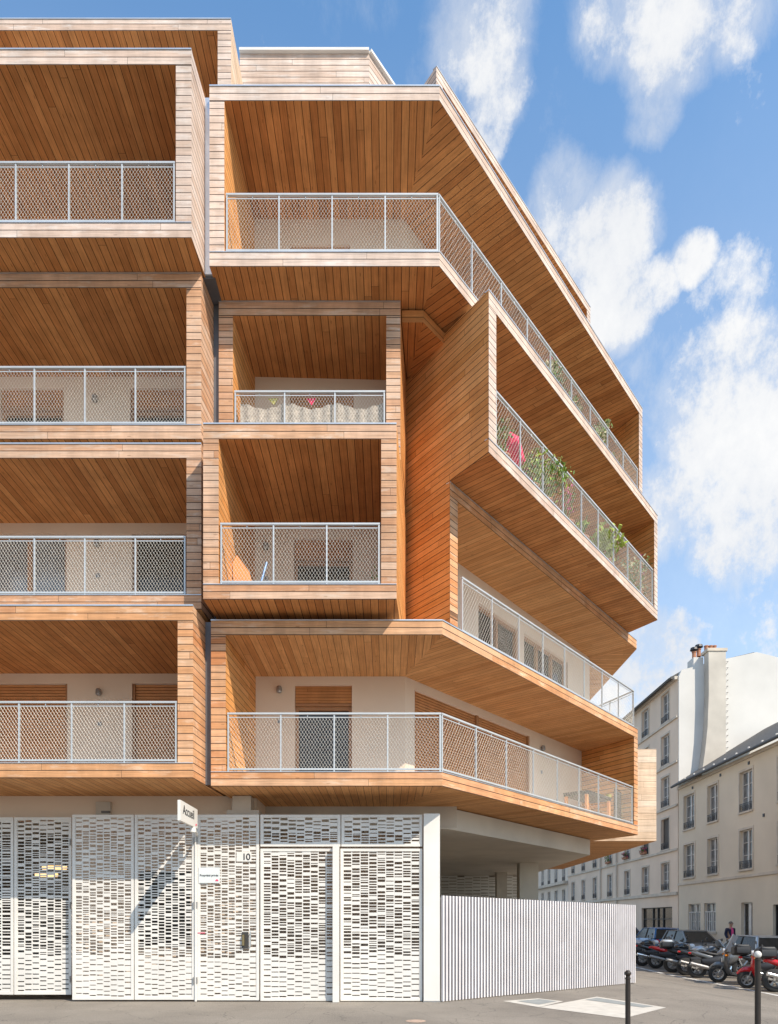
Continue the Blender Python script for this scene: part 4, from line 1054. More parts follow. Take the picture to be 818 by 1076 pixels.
mb = MB(); mb.tube([(0, 0, 0), (.03, 0, .4), (-.02, 0, .8)], .006, 'leaf', 4); mb.build('stems', e)
mb = MB(); 
for i in range(5): leaf_cluster(mb, (random.uniform(-.05, .05), 0, .2+.16*i), .06, 8, ['leaf_pale', 'leaf'], .035)
mb.build('foliage', e)
# furniture at the wing end of the lowest balcony
zf2 = 4.08
def fplace(px, Fp, d):
    pts = inset(Fp, d); s = hit(px, pts[-2], pts[-1]); u = (pts[-1]-pts[-2]).normalized(); return pts[-2]+u*s, math.atan2(u.y, u.x)
c, an = fplace(618, F2, .75)
e = empty('garden_table', (c.x, c.y, zf2), an); tag(e, 'dark slatted garden table with wooden legs at the wing end of the lowest balcony', 'table')
mb = MB()
for i in range(7): mb.box(-.75, .75, -.35+i*.1, -.265+i*.1, .68, .71, 'darkmetal')
mb.box(-.73, .73, -.33, .33, .62, .68, 'darkmetal'); mb.build('tabletop', e)
for sx in (-.68, .68):
    for sy in (-.28, .28): mb = MB(); mb.box(sx-.035, sx+.035, sy-.035, sy+.035, 0, .62, 'orange_wood'); mb.build('leg', e)
c, an = fplace(652, F2, .45)
e = empty('folded_lounger', (c.x, c.y, zf2), an); tag(e, 'dark woven folded lounger standing against the wing end wall', 'lounger')
mb = MB(); mb.box(-.35, .35, -.03, .03, .1, .95, 'darkmetal')
for i in range(14): mb.box(-.36, .36, -.045, .045, .12+i*.06, .15+i*.06, 'black')
mb.build('woven_panel', e)
mb = MB(); mb.tube([(-.38, 0, 0), (-.38, 0, 1.0), (.38, 0, 1.0), (.38, 0, 0)], .02, 'darkmetal', 8); mb.build('frame', e)
c, an = fplace(640, F2, .5)
mb = MB(); mb.lathe([(0, 0), (.06, 0), (.075, .1), (.07, .1), (.05, .01)], (c.x, c.y, zf2+.712), 'yellow', 12)
o = mb.build('bowl'); tag(o, 'small yellow bowl on the dark garden table', 'bowl')
c, an = fplace(530, F3, .55)
e = empty('bench', (0, 0, 0))
bpy.data.objects.remove(e)

# ================================================================ CARS
def wheel(parent, x, y, r, w, rim='alu', name='wheel'):
    e = MB(); e.lathe([(r*.62, -w/2), (r*.9, -w/2), (r, -w*.36), (r, w*.36), (r*.9, w/2), (r*.62, w/2)], (x, y, r), 'tyre', 24, 'y')
    o = e.build(name, parent, True)
    m = MB(); m.lathe([(r*.63, -w*.42), (r*.56, -w*.3), (r*.5, w*.3), (r*.63, w*.42)], (x, y, r), rim, 20, 'y')
    for i in range(5):
        a = i*2*math.pi/5+.3; m.bar((x, y, r), (x+math.cos(a)*r*.6, y, r+math.sin(a)*r*.6), .05*r/.3, .05, rim, up=(0, 1, 0))
    m.lathe([(0, -w*.4), (r*.16, -w*.4), (r*.16, w*.4), (0, w*.4)], (x, y, r), rim, 12, 'y')
    m.build('rim', o, True)
    return o
def car(x, y, rz, paint, label, L=4.1, H=1.45, W=1.74, kind='hatch'):
    z = g(x, y); c = empty('parked_car', (x, y, z), rz); tag(c, label, 'car', 'cars parked across the street')
    h = W/2; zb = H*.62
    mb = MB(); st = [(-L/2, .32, zb*.72, h*.80), (-L/2+.08, .24, zb*.95, h*.90), (-L/2+.5, .2, zb+.02, h*.98), (-L*.2, .19, zb+.01, h), (L*.12, .19, zb, h), (L*.24, .2, zb-.03, h*.99), (L/2-.55, .2, zb-.12, h*.97), (L/2-.12, .24, zb-.25, h*.9), (L/2, .32, zb-.38, h*.78)]
    V = []; 
    for (sx, zl, zt, w) in st:
        prof = [(-w*.88, zl), (w*.88, zl), (w*.97, zl+.12), (w, (zl+zt)/2), (w*.97, zt-.1), (w*.88, zt-.015), (w*.5, zt+.012), (-w*.5, zt+.012), (-w*.88, zt-.015), (-w*.97, zt-.1), (-w, (zl+zt)/2), (-w*.97, zl+.12)]
        V += [(sx, a, b) for a, b in prof]
    n = 12; Fc = [(k*n+j, k*n+(j+1)%n, (k+1)*n+(j+1)%n, (k+1)*n+j) for k in range(len(st)-1) for j in range(n)]
    Fc += [tuple(range(n)), tuple((len(st)-1)*n+j for j in range(n))]
    mb.idx(V, Fc, paint); mb.build('body', c, True)
    # greenhouse
    xr0, xr1, xb0, xb1 = (-L*.40, L*.06, -L*.47, L*.26) if kind == 'hatch' else (-L*.25, L*.06, -L*.38, L*.26)
    mb = MB(); wb, wt_ = h*.90, h*.70
    Vg = [(xb0, -wb, zb-.02), (xb1, -wb, zb-.03), (xb1, wb, zb-.03), (xb0, wb, zb-.02), (xr0, -wt_, H-.05), (xr1, -wt_, H-.04), (xr1, wt_, H-.04), (xr0, wt_, H-.05)]
    mb.idx(Vg, [(0,1,5,4),(1,2,6,5),(2,3,7,6),(3,0,4,7)], 'glass'); mb.build('windows', c)
    mb = MB(); mb.loft([(xr0-.04, H-.06, wt_*.92, .02), (xr0+.15, H-.04, wt_+.03, .045), ((xr0+xr1)/2, H-.025, wt_+.05, .05), (xr1-.1, H-.035, wt_+.03, .045), (xr1+.06, H-.06, wt_*.92, .02)], paint, 16, 3)
    for sy in (-1, 1):
        mb.tube([(xb1+.02, sy*wb, zb-.02), (xr1, sy*wt_, H-.05)], .035, paint, 6); mb.tube([(xb0, sy*wb, zb), (xr0, sy*wt_, H-.05)], .06, paint, 6)
        xm = (xb0+xb1)/2-.1; mb.tube([(xm, sy*(wb+.005), zb), (xm, sy*(wt_+.01), H-.05)], .03, 'black', 6)
    mb.build('roof', c, True)
    for sx in (-L*.31, L*.31):
        for sy in (-1, 1): wheel(c, sx, sy*(h-.1), .30, .19)
    for sy in (-1, 1):
        mb = MB(); mb.loft([(L/2-.32, zb-.27, .14, .08), (L/2-.04, zb-.33, .12, .07)], 'lamp_lens', 10, 2.4, sy*h*.62); mb.build('headlight', c, True)
        mb = MB(); mb.loft([(-L/2-.01, zb*.80, .10, .12), (-L/2+.25, zb*.84, .1, .12)], 'red_lens', 10, 2.4, sy*h*.74); mb.build('tail_light', c, True)
        mb = MB(); mb.loft([(L*.2, zb+.07, .05, .05), (L*.2+.12, zb+.06, .09, .07), (L*.2+.16, zb+.06, .05, .04)], paint, 10, 2.4, sy*(h+.09)); mb.build('wing_mirror', c, True)
    mb = MB(); mb.box(-L/2-.02, -L/2+.02, -.26, .26, .42, .53, 'white_paint'); mb.box(L/2-.02, L/2+.015, -.26, .26, .3, .4, 'white_paint'); mb.build('number_plate', c)
    return c
car(15.7, 29.6, R(90), 'silver_paint', 'silver car parked behind the scooters, nearest of the parked cars', kind='hatch')
car(15.7, 35.3, R(-90), 'grey_paint', 'dark grey car with sloping windscreen, second nearest parked car', H=1.5)
car(15.6, 40.0, R(90), 'blue_paint', 'blue car parked behind the grey top box of a motorcycle', H=1.52)
car(15.5, 44.8, R(-90), 'navy_paint', 'dark navy car parked beside the end of the slatted fence', H=1.5)
car(15.5, 50, R(90), 'silver_paint', 'silver car parked beyond the navy one, mostly hidden')

# ================================================================ MOTORCYCLES
def sub(mb, name, parent, smooth=True): return mb.build(name, parent, smooth)
def moto(x, y, rz, paint, label, topcase=None, screen=False, tail=None, lean=-8, exhaust='chrome', touring=False):
    z = g(x, y); c = empty('motorcycle', (x, y, z), rz); c.rotation_euler = (R(lean), 0, rz); c.scale = (1.1, 1.2, 1.1)
    tag(c, label, 'motorcycle', 'motorcycles parked in a row')
    r = .31; tail = tail or paint
    mb = MB(); mb.loft([(-.55, .56, .12, .10), (-.35, .54, .16, .16), (-.1, .56, .19, .2), (.2, .58, .21, .22), (.42, .62, .18, .2), (.55, .66, .12, .13)], 'black', 12, 3); mb.build('side_panels', c, True)
    wheel(c, -.70, 0, r, .17); wheel(c, .72, 0, r, .12)
    mb = MB(); mb.loft([(-.05, .80, .11, .06), (.05, .84, .16, .12), (.25, .88, .18, .14), (.42, .86, .14, .12), (.5, .82, .08, .07)], paint, 14); sub(mb, 'fuel_tank', c)
    mb = MB(); mb.loft([(-.62, .88, .08, .03), (-.5, .87, .13, .05), (-.3, .81, .15, .06), (-.1, .78, .14, .05), (0, .80, .1, .04)], 'seat', 12); sub(mb, 'seat', c)
    mb = MB(); mb.loft([(-.92, .87, .03, .02), (-.82, .84, .09, .06), (-.6, .78, .13, .09), (-.35, .70, .14, .09), (-.15, .66, .12, .07)], tail, 12); sub(mb, 'tail_fairing', c)
    mb = MB(); mb.loft([(-.95, .84, .05, .03), (-.88, .83, .07, .04)], 'red_lens', 10); sub(mb, 'tail_light', c)
    mb = MB(); mb.loft([(-.2, .48, .13, .16), (0, .46, .19, .2), (.2, .46, .19, .2), (.33, .5, .14, .16)], 'darkmetal', 10, 4)
    for i in range(4): mb.box(.02+i*.06, .04+i*.06, -.21, .21, .38, .66, 'alu')
    sub(mb, 'engine', c)
    mb = MB(); mb.tube([(-.2, 0, .66), (.45, 0, .82)], .035, 'darkmetal'); mb.tube([(-.05, .12, .35), (-.7, .11, .3)], .03, 'alu'); mb.tube([(-.05, -.12, .35), (-.7, -.11, .3)], .03, 'alu'); mb.tube([(-.3, 0, .38), (-.5, 0, .68)], .03, 'black'); sub(mb, 'frame', c)
    mb = MB()
    for sy in (-.09, .09): mb.tube([(.72, sy, .3), (.48, sy, .98)], [.03, .022], 'chrome')
    mb.lathe([(.0, -.085), (.1, -.085), (.1, -.08), (0, -.08)], (.72, 0, .3), 'chrome', 14, 'y'); sub(mb, 'fork', c)
    mb = MB(); mb.tube([(.36, .36, 1.0), (.44, .2, 1.06), (.47, 0, 1.02), (.44, -.2, 1.06), (.36, -.36, 1.0)], .013, 'darkmetal')
    for sy in (-1, 1): mb.tube([(.36, sy*.37, 1.0), (.385, sy*.25, 1.03)], .02, 'seat')
    sub(mb, 'handlebar', c)
    for sy in (-1, 1):
        mb = MB(); mb.tube([(.4, sy*.28, 1.04), (.42, sy*.33, 1.2)], .007, 'black', 5); mb.loft([(.40, 1.22, .07, .04), (.43, 1.22, .075, .045)], 'black', 10, 2.4, sy*.35); sub(mb, 'mirror', c)
    mb = MB(); mb.tube([(.2, -.14, .35), (-.1, -.18, .26), (-.35, -.2, .3)], .03, exhaust); mb.tube([(-.32, -.2, .3), (-.45, -.21, .34), (-.95, -.22, .47)], [.04, .065, .06], exhaust, 12); sub(mb, 'exhaust', c)
    mb = MB(); mb.tube([(.72-.32*math.cos(t), 0, .3+.34*math.sin(t)) for t in [R(a) for a in range(20, 150, 20)]], .05, paint, 6); sub(mb, 'front_mudguard', c)
    mb = MB(); mb.lathe([(0, .13), (.07, .12), (.1, .05), (.09, -.04), (0, -.06)], (.62, 0, .9), 'lamp_lens', 14, 'x'); sub(mb, 'headlight', c)
    if touring:
        mb = MB(); mb.loft([(.12, .62, .2, .2), (.3, .68, .25, .26), (.5, .78, .24, .26), (.68, .88, .17, .16), (.8, .9, .08, .06)], paint, 16, 2.6); sub(mb, 'fairing', c)
    if screen or touring:
        mb = MB(); V = []
        for i in range(7):
            t = -1+2*i/6; yy = .19*t; dx = -.12*t*t
            V += [(.66+dx, yy, .98), (.50+dx, yy*.8, 1.28-.05*t*t), (.65+dx, yy, .975), (.49+dx, yy*.8, 1.275-.05*t*t)]
        mb.idx(V, [(4*i, 4*i+4, 4*i+5, 4*i+1) for i in range(6)]+[(4*i+2, 4*i+3, 4*i+7, 4*i+6) for i in range(6)], 'screen'); sub(mb, 'windscreen', c)
    if topcase:
        mb = MB(); mb.loft([(-1.12, 1.02, .18, .09), (-1.06, 1.03, .25, .13), (-.72, 1.03, .25, .13), (-.66, 1.02, .2, .1)], 'black', 14, 4); t = sub(mb, 'top_box', c)
        mb = MB(); mb.loft([(-1.11, 1.10, .19, .05), (-1.05, 1.14, .245, .07), (-.73, 1.14, .245, .07), (-.67, 1.10, .2, .05)], topcase, 14, 4); sub(mb, 'lid', t)
    mb = MB(); mb.tube([(-.05, .12, .3), (-.12, .3, .04)], .014, 'darkmetal'); sub(mb, 'side_stand', c)
    return c
def scooter(x, y, rz, paint, label, screen=False, r=.24, big=False, lean=-6, shield=None):
    z = g(x, y); c = empty('scooter', (x, y, z), rz); c.rotation_euler = (R(lean), 0, rz); c.scale = (1.1, 1.15, 1.12); tag(c, label, 'scooter', 'motorcycles parked in a row')
    shield = shield or paint; k = 1.12 if big else 1.0
    wheel(c, -.62*k, 0, r, .14); wheel(c, .66*k, 0, r, .12)
    mb = MB(); mb.loft([(-.85*k, .78, .05, .04), (-.7*k, .72, .15, .13), (-.4*k, .62, .2, .2), (-.1*k, .52, .2, .2), (.02*k, .40, .19, .12), (.1*k, .32, .17, .07)], paint, 14, 2.6); sub(mb, 'body', c)
    mb = MB(); mb.loft([(-.78*k, .88, .1, .04), (-.6*k, .86, .16, .07), (-.3*k, .80, .17, .07), (-.05*k, .76, .13, .06)], 'seat', 12); sub(mb, 'seat', c)
    mb = MB(); mb.loft([(-.1*k, .27, .17, .06), (.2*k, .25, .19, .05), (.40*k, .29, .17, .06)], 'black', 10, 4); sub(mb, 'footboard', c)
    mb = MB()
    secs = [(.36, .27, .17), (.44, .45, .21), (.47, .65, .23), (.44, .85, .19), (.38, .98, .11)]
    V = []
    for a, zz, w in secs:
        for i in range(7):
            t = -1+2*i/6; V.append((a*k+.10*(1-t*t), w*t, zz)); 
        for i in range(7):
            t = 1-2*i/6; V.append((a*k+.10*(1-t*t)-.05, w*t, zz))
    n = 14; mb.idx(V, [(q*n+j, q*n+(j+1)%n, (q+1)*n+(j+1)%n, (q+1)*n+j) for q in range(4) for j in range(n)]+[tuple(range(n)), tuple(4*n+j for j in range(n))], shield); sub(mb, 'leg_shield', c)
    mb = MB(); mb.tube([(.66*k-.3*math.cos(t), 0, r+.3*math.sin(t)) for t in [R(a) for a in range(15, 150, 22)]], [.05, .07, .08, .08, .07, .04, .03][:len(range(15, 150, 22))], shield, 8); sub(mb, 'front_mudguard', c)
    mb = MB(); mb.tube([(.66*k, 0, r), (.5*k, 0, .6)], .03, 'chrome'); mb.tube([(.66*k, .09, r), (.56*k, .07, .5)], .02, 'alu'); sub(mb, 'fork', c)
    mb = MB(); mb.loft([(.28*k, 1.0, .08, .05), (.36*k, 1.02, .15, .08), (.46*k, 1.0, .13, .08), (.52*k, .98, .07, .05)], shield, 12); mb.tube([(.3*k, .33, 1.04), (.38*k, .15, 1.04), (.38*k, -.15, 1.04), (.3*k, -.33, 1.04)], .018, 'seat'); sub(mb, 'handlebar', c)
    mb = MB(); mb.lathe([(0, .06), (.06, .05), (.08, 0), (.06, -.04)], (.50*k, 0, .99), 'lamp_lens', 12, 'x'); sub(mb, 'headlight', c)
    for sy in (-1, 1):
        mb = MB(); mb.tube([(.34*k, sy*.25, 1.05), (.36*k, sy*.32, 1.22)], .007, 'black', 5); mb.loft([(.35*k, 1.24, .06, .04), (.37*k, 1.24, .065, .045)], 'black', 10, 2.4, sy*.34); sub(mb, 'mirror', c)
        mb = MB(); mb.loft([(.44*k, .86, .045, .03), (.52*k, .86, .05, .03)], 'orange_lens', 8, 2.4, sy*.15); sub(mb, 'indicator', c)
    mb = MB(); mb.tube([(-.25*k, -.17, .25), (-.5*k, -.19, .28), (-.85*k, -.2, .38)], [.03, .06, .055], 'darkmetal', 10); sub(mb, 'exhaust', c)
    mb = MB(); mb.loft([(-.4, .3, .1, .1), (-.6, .26, .1, .09), (-.72, .25, .07, .07)], 'alu', 10, 3, .1); sub(mb, 'engine', c)
    if screen:
        mb = MB(); V = []
        for i in range(7):
            t = -1+2*i/6; yy = .24*t; dx = -.10*t*t
            V += [(.50*k+dx, yy, .98), (.30*k+dx, yy*.85, 1.50-.07*t*t), (.49*k+dx, yy, .975), (.29*k+dx, yy*.85, 1.495-.07*t*t)]
        mb.idx(V, [(4*i, 4*i+4, 4*i+5, 4*i+1) for i in range(6)]+[(4*i+2, 4*i+3, 4*i+7, 4*i+6) for i in range(6)], 'screen'); sub(mb, 'windscreen', c)
    return c
# contact of the wheel nearest the painted line is near x = 11.3
moto(12.2, 33.0, R(-8), 'black_paint', 'black motorcycle with a red and black top box beside the fence end', topcase='red_paint')
moto(12.3, 31.0, R(-6), 'grey_paint', 'grey touring motorcycle, second from the slatted fence', touring=True, tail='black_paint')
moto(12.35, 29.5, R(-12), 'black_paint', 'black motorcycle with a bright red tail panel in the far part of the row', tail='red_paint', exhaust='alu')
moto(12.25, 27.5, R(-14), 'silver_paint', 'silver and black motorcycle with a pale grey top box', topcase='silver_paint', tail='black', exhaust='alu')
moto(12.25, 26.3, R(-6), 'black_paint', 'black motorcycle squeezed between the silver one and the grey touring one', tail='black_paint', screen=True, exhaust='alu')
moto(12.15, 25.1, R(-10), 'grey_paint', 'dark grey touring motorcycle with a long steel exhaust beside the tall screened scooter', touring=True, tail='grey_paint', exhaust='alu')
scooter(12.05, 23.2, R(180-14), 'black_paint', 'large black scooter with a tall clear windscreen, facing left', screen=True, big=True, r=.27, shield='grey_paint')
scooter(11.9, 21.2, R(180-16), 'black_paint', 'small scooter with a bright red front shield behind the white topped bollard', shield='red_paint', r=.24)
moto(12.5, 22.1, R(-12), 'black_paint', 'black motorcycle between the tall screened scooter and the red fronted one', tail='black_paint', topcase='black')
moto(12.2, 20.1, R(-10), 'black_paint', 'black motorcycle with a red tail at the right edge of the picture', tail='red_paint', topcase='black')

# ================================================================ PERSON
def person(x, y, z):
    p = empty('person', (x, y, z), R(20)); tag(p, 'person in a navy jacket over a pink shirt walking past the house door', 'person')
    def skin(name, J, E, parent, mat, sub_=2, root=0):
        me = bpy.data.meshes.new(name); me.from_pydata([j[0] for j in J], E, []); o = bpy.data.objects.new(name, me); COL.objects.link(o); o.parent = parent
        m = o.modifiers.new('Skin', 'SKIN')
        sl = me.skin_vertices[0].data if len(me.skin_vertices) else None
        if sl:
            for i, j in enumerate(J):
                rr = j[1] if isinstance(j[1], tuple) else (j[1], j[1]); sl[i].radius = rr; sl[i].use_root = (i == root)
        m.use_smooth_shade = True
        s = o.modifiers.new('Sub', 'SUBSURF'); s.levels = sub_; s.render_levels = sub_
        me.materials.append(M[mat]); return o
    # forward is -y
    J = [((0, 0, .95), (.15, .11)), ((0, 0, 1.15), (.14, .10)), ((0, 0, 1.38), (.17, .11)), ((0, -.01, 1.48), (.06, .06)), ((0, -.03, 1.56), (.055, .06)), ((0, -.04, 1.66), (.078, .095)), ((0, -.03, 1.73), (.065, .08)),
         ((.19, 0, 1.40), .06), ((.24, .03, 1.15), .048), ((.25, -.06, .92), .036), ((.25, -.09, .83), .03),
         ((-.19, 0, 1.40), .06), ((-.25, .02, 1.15), .048), ((-.26, -.1, .93), .036), ((-.25, -.13, .84), .03),
         ((.09, 0, .88), .09), ((.10, -.12, .48), .062), ((.10, -.14, .08), .045), ((.10, -.27, .04), .035),
         ((-.09, 0, .88), .09), ((-.10, .05, .48), .062), ((-.10, .2, .1), .045), ((-.10, .09, .04), .035)]
    E = [(0,1),(1,2),(2,3),(3,4),(4,5),(5,6),(2,7),(7,8),(8,9),(9,10),(2,11),(11,12),(12,13),(13,14),(0,15),(15,16),(16,17),(17,18),(0,19),(19,20),(20,21),(21,22)]
    b = skin('body', J, E, p, 'skin')
    # jacket with sleeves, open over the shirt
    J2 = [((0, .005, .90), (.185, .13)), ((0, .005, 1.15), (.165, .12)), ((0, .005, 1.38), (.19, .125)), ((.2, 0, 1.41), .075), ((.245, .03, 1.15), .062), ((.255, -.06, .93), .052), ((-.2, 0, 1.41), .075), ((-.255, .02, 1.15), .062), ((-.265, -.1, .94), .052)]
    skin('jacket', J2, [(0,1),(1,2),(2,3),(3,4),(4,5),(2,6),(6,7),(7,8)], p, 'jacket')
    mb = MB(); V = []
    for zz, w, yy in ((.95, .06, -.138), (1.15, .065, -.128), (1.3, .07, -.135), (1.42, .06, -.118), (1.49, .05, -.075)):
        for i in range(5): t = -1+i/2; V.append((w*t, yy+.012*t*t, zz))
    mb.idx(V, [(5*a+i, 5*a+i+1, 5*a+i+6, 5*a+i+5) for a in range(4) for i in range(4)], 'pink'); mb.build('shirt', p, True)
    J3 = [((0, 0, .98), (.15, .115)), ((.095, 0, .86), .105), ((.105, -.12, .48), .078), ((.105, -.14, .12), .062), ((-.095, 0, .86), .105), ((-.105, .05, .48), .078), ((-.105, .19, .14), .062)]
    skin('trousers', J3, [(0,1),(1,2),(2,3),(0,4),(4,5),(5,6)], p, 'trousers')
    for sx, yy in ((.10, -.2), (-.10, .14)):
        mb = MB(); mb.loft([(-.10, .05, .04, .045), (0, .05, .05, .05), (.1, .045, .05, .04), (.17, .035, .035, .025)], 'black', 12)
        o = mb.build('shoe', p, True); o.location = (sx, yy, 0); o.rotation_euler.z = R(-90)
    # hair, face, hands
    mb = MB(); V = []
    mb.lathe([(.088*math.sin(t), .105*math.cos(t)) for t in [R(a) for a in range(0, 106, 15)]], (0, -.022, 1.69), 'hair', 16); mb.build('hair', p, True)
    mb = MB(); mb.xprism([(-.012, 1.655), (.012, 1.655), (.008, 1.69), (-.008, 1.69)], -.15, -.12, 'skin'); mb.build('nose', p)
    for sx in (-.032, .032):
        mb = MB(); mb.lathe([(0, .012), (.011, .006), (.012, 0), (.011, -.006), (0, -.012)], (sx, -.128, 1.69), 'letter', 8); mb.build('eye', p, True)
        mb = MB(); mb.lathe([(0, .03), (.014, .015), (.014, -.015), (0, -.03)], (sx*2.6, -.03, 1.675), 'skin', 8); mb.build('ear', p, True)
    mb = MB(); mb.box(-.028, .028, -.132, -.122, 1.622, 1.630, 'petal_pink'); mb.build('mouth', p)
    for sx, yy, zz in ((.25, -.10, .80), (-.25, -.14, .81)):
        J4 = [((sx, yy, zz+.02), .026), ((sx, yy-.01, zz-.05), (.034, .018))]
        Ee = [(0, 1)]
        for k_ in range(4):
            o0 = len(J4); dx = (-.024+.016*k_); ln = (.06, .072, .066, .05)[k_]
            J4 += [((sx+dx*.3, yy-.012+dx, zz-.07), .0095), ((sx+dx*.3, yy-.02+dx, zz-.07-ln*.55), .0085), ((sx+dx*.3-.004, yy-.005+dx, zz-.07-ln), .007)]
            Ee += [(1, o0), (o0, o0+1), (o0+1, o0+2)]
        o0 = len(J4); J4 += [((sx, yy-.045, zz-.03), .010), ((sx, yy-.055, zz-.065), .009)]; Ee += [(1, o0), (o0, o0+1)]
        skin('hand', J4, Ee, p, 'skin', 1)
    return p
person(17.45, 34.9, -.40).scale = (1.15, 1.15, 1.03)

# ================================================================ WORLD, SUN, CAMERA
SUN_DIR = Vector((.95, -1.0, 1.37)).normalized()     # towards the sun
el = math.asin(SUN_DIR.z); az = math.atan2(SUN_DIR.x, SUN_DIR.y)
sun = bpy.data.lights.new('Sun', 'SUN'); sun.energy = 3.3; sun.angle = R(.55); sun.color = (1.0, .89, .74)
so = bpy.data.objects.new('Sun', sun); COL.objects.link(so); so.rotation_euler = (-SUN_DIR).to_track_quat('-Z', 'Y').to_euler(); so.location = (10, -10, 30)

w = bpy.data.worlds.new('World'); scene.world = w; w.use_nodes = True; nt = w.node_tree; L = nt.links
bg = nt.nodes['Background']
sky = N(nt, 'ShaderNodeTexSky'); sky.sky_type = 'NISHITA'; sky.sun_disc = False; sky.sun_elevation = el; sky.sun_rotation = az
sky.air_density = 1.0; sky.dust_density = .6; sky.ozone_density = 2.0; sky.altitude = 50
tc = N(nt, 'ShaderNodeTexCoord'); D = tc.outputs['Generated']
blobs = [(505, 20, 70, .9), (520, 90, 45, .9), (515, 140, 30, .75), (650, 10, 60, .85), (705, 40, 70, .95), (690, 110, 40, .8), (770, 5, 60, .8), (595, 215, 50, .85), (640, 250, 60, 1.1), (650, 320, 50, 1.1), (690, 300, 30, .9),
         (728, 272, 28, .9), (745, 380, 70, .45), (800, 440, 70, .95), (700, 470, 60, .6), (780, 560, 75, 1.0), (800, 610, 50, .8), (700, 540, 60, 1.0), (760, 430, 95, 1.0), (700, 400, 60, .55), (770, 330, 60, .5), (740, 520, 70, .8), (810, 520, 80, 1.0), (720, 610, 40, .5), (690, 690, 60, 1.2), (650, 730, 50, 1.0), (800, 690, 60, .65), (400, 0, 30, .3)]
acc = None
def dirv(px, py): return Vector(((px-CX)/F, 1, (HY-py)/F)).normalized()
def blob(dv, ang, wgt):
    global acc
    vm = N(nt, 'ShaderNodeVectorMath', operation='DOT_PRODUCT'); L.new(D, vm.inputs[0]); vm.inputs[1].default_value = dv
    mr = N(nt, 'ShaderNodeMapRange'); mr.interpolation_type = 'SMOOTHERSTEP'; mr.inputs[1].default_value = math.cos(ang); mr.inputs[2].default_value = 1.0; mr.inputs[4].default_value = wgt
    L.new(vm.outputs['Value'], mr.inputs[0])
    acc = mr.outputs[0] if acc is None else math_n(nt, 'MAXIMUM', acc, mr.outputs[0])
for px, py, rp, wg in blobs:
    d = dirv(px, py); ang = 1.42*rp/F*d.y*math.sqrt(d.y)
    blob(d, ang, wg)
rb = random.Random(11)
for i in range(16):   # clouds in the rest of the sky
    a = rb.uniform(0, 6.28)
    d = Vector((math.cos(a), math.sin(a), rb.uniform(.15, .9))).normalized()
    if d.y > .3 and abs(d.x/d.y) < .75: continue
    blob(d, rb.uniform(.15, .4), rb.uniform(.6, 1))
def fbm(scale, detail, rough, dist, off, stretch=(1, 1, 1)):
    mp = N(nt, 'ShaderNodeMapping'); L.new(D, mp.inputs['Vector']); mp.inputs['Location'].default_value = off; mp.inputs['Scale'].default_value = stretch
    n = N(nt, 'ShaderNodeTexNoise'); n.inputs['Scale'].default_value = scale; n.inputs['Detail'].default_value = detail; n.inputs['Roughness'].default_value = rough; n.inputs['Distortion'].default_value = dist
    L.new(mp.outputs[0], n.inputs['Vector']); return n.outputs['Fac']
n1 = fbm(8.5, 15, .70, .0, (3, 1, 2), (1.1, 1, .75)); n2 = fbm(2.6, 8, .55, .2, (7, 2, 5)); n3 = fbm(14, 14, .7, .2, (1, 4, 9), (1.3, 1, .5))
vv = math_n(nt, 'ADD', acc, math_n(nt, 'MULTIPLY', math_n(nt, 'SUBTRACT', n1, .5), 3.2))
vv = math_n(nt, 'ADD', vv, math_n(nt, 'MULTIPLY', math_n(nt, 'SUBTRACT', n2, .5), .8))
mr0 = N(nt, 'ShaderNodeMapRange'); mr0.interpolation_type = 'SMOOTHSTEP'; mr0.inputs[1].default_value = .28; mr0.inputs[2].default_value = 1.12; mr0.inputs[4].default_value = .97; L.new(vv, mr0.inputs[0])
v2 = math_n(nt, 'ADD', math_n(nt, 'MULTIPLY', acc, 1.1), math_n(nt, 'MULTIPLY', math_n(nt, 'SUBTRACT', n3, .5), 2.0))
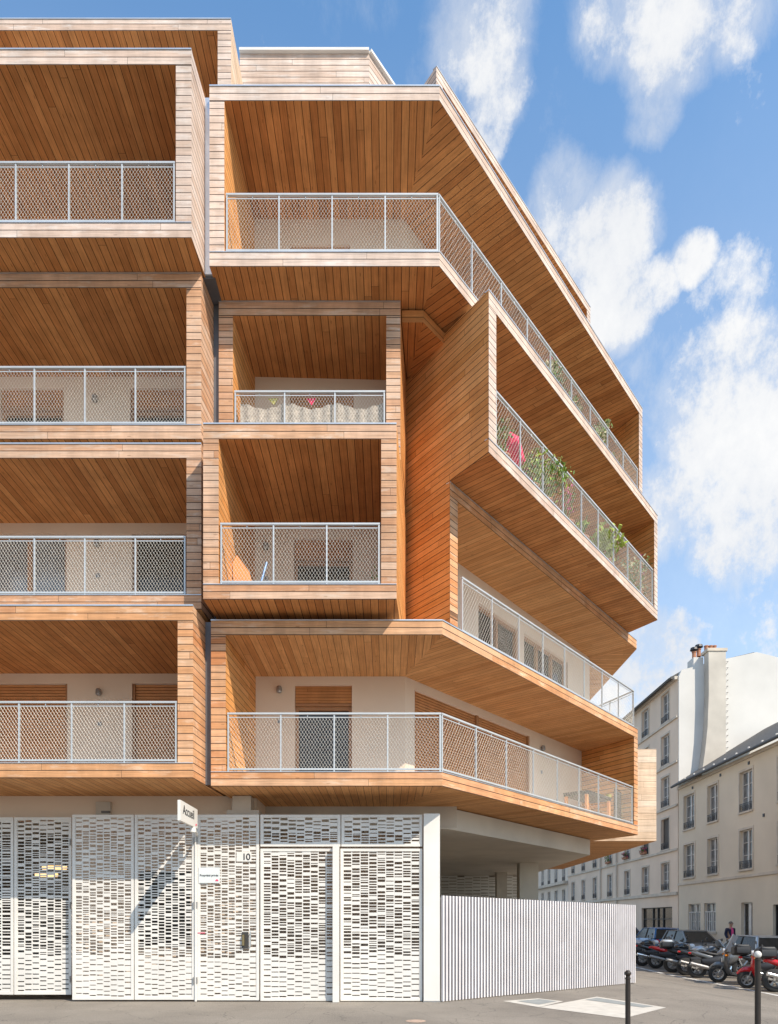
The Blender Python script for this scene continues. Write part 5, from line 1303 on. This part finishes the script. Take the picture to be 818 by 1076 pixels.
mr1 = N(nt, 'ShaderNodeMapRange'); mr1.interpolation_type = 'SMOOTHSTEP'; mr1.inputs[1].default_value = .0; mr1.inputs[2].default_value = 1.6; mr1.inputs[4].default_value = .75; L.new(v2, mr1.inputs[0])
mr = N(nt, 'ShaderNodeMath', operation='MAXIMUM'); L.new(mr0.outputs[0], mr.inputs[0]); L.new(mr1.outputs[0], mr.inputs[1])
# base haze veil low down
sx = N(nt, 'ShaderNodeSeparateXYZ'); L.new(D, sx.inputs[0])
hz = N(nt, 'ShaderNodeMapRange'); hz.inputs[1].default_value = 0; hz.inputs[2].default_value = .8; hz.inputs[3].default_value = .72; hz.inputs[4].default_value = .0; L.new(sx.outputs[2], hz.inputs[0])
mask = math_n(nt, 'MAXIMUM', mr.outputs[0], hz.outputs[0])
shade = N(nt, 'ShaderNodeMapRange'); shade.inputs[1].default_value = .34; shade.inputs[2].default_value = .66; L.new(math_n(nt, 'ADD', math_n(nt, 'MULTIPLY', n2, .4), math_n(nt, 'MULTIPLY', n1, .6)), shade.inputs[0])
ccol = mixc(nt, shade.outputs[0], (3.3, 3.5, 3.85), (4.9, 4.85, 4.75))
skc = mixc(nt, 1.0, sky.outputs[0], (1.0, 1.3, 1.36), 'MULTIPLY')
fin = mixc(nt, mask, skc, ccol)
L.new(fin, bg.inputs['Color']); bg.inputs['Strength'].default_value = .125

cam = bpy.data.cameras.new('Camera'); co = bpy.data.objects.new('Camera', cam); COL.objects.link(co)
cam.sensor_fit = 'VERTICAL'; cam.sensor_height = 36; cam.sensor_width = 36; cam.lens = 36*F/1076
cam.shift_x = 0; cam.shift_y = (HY-538)/1076; cam.clip_start = .05; cam.clip_end = 3000
co.location = (0, 0, EYE); co.rotation_euler = (R(90), 0, 0); scene.camera = co

vs = scene.view_settings; vs.view_transform = 'Standard'; vs.look = 'None'; vs.gamma = 1; vs.use_curve_mapping = False; vs.exposure = .78
cy = scene.cycles
cy.max_bounces = 8; cy.diffuse_bounces = 5; cy.glossy_bounces = 3; cy.use_denoising = True
cy.sample_clamp_indirect = 8
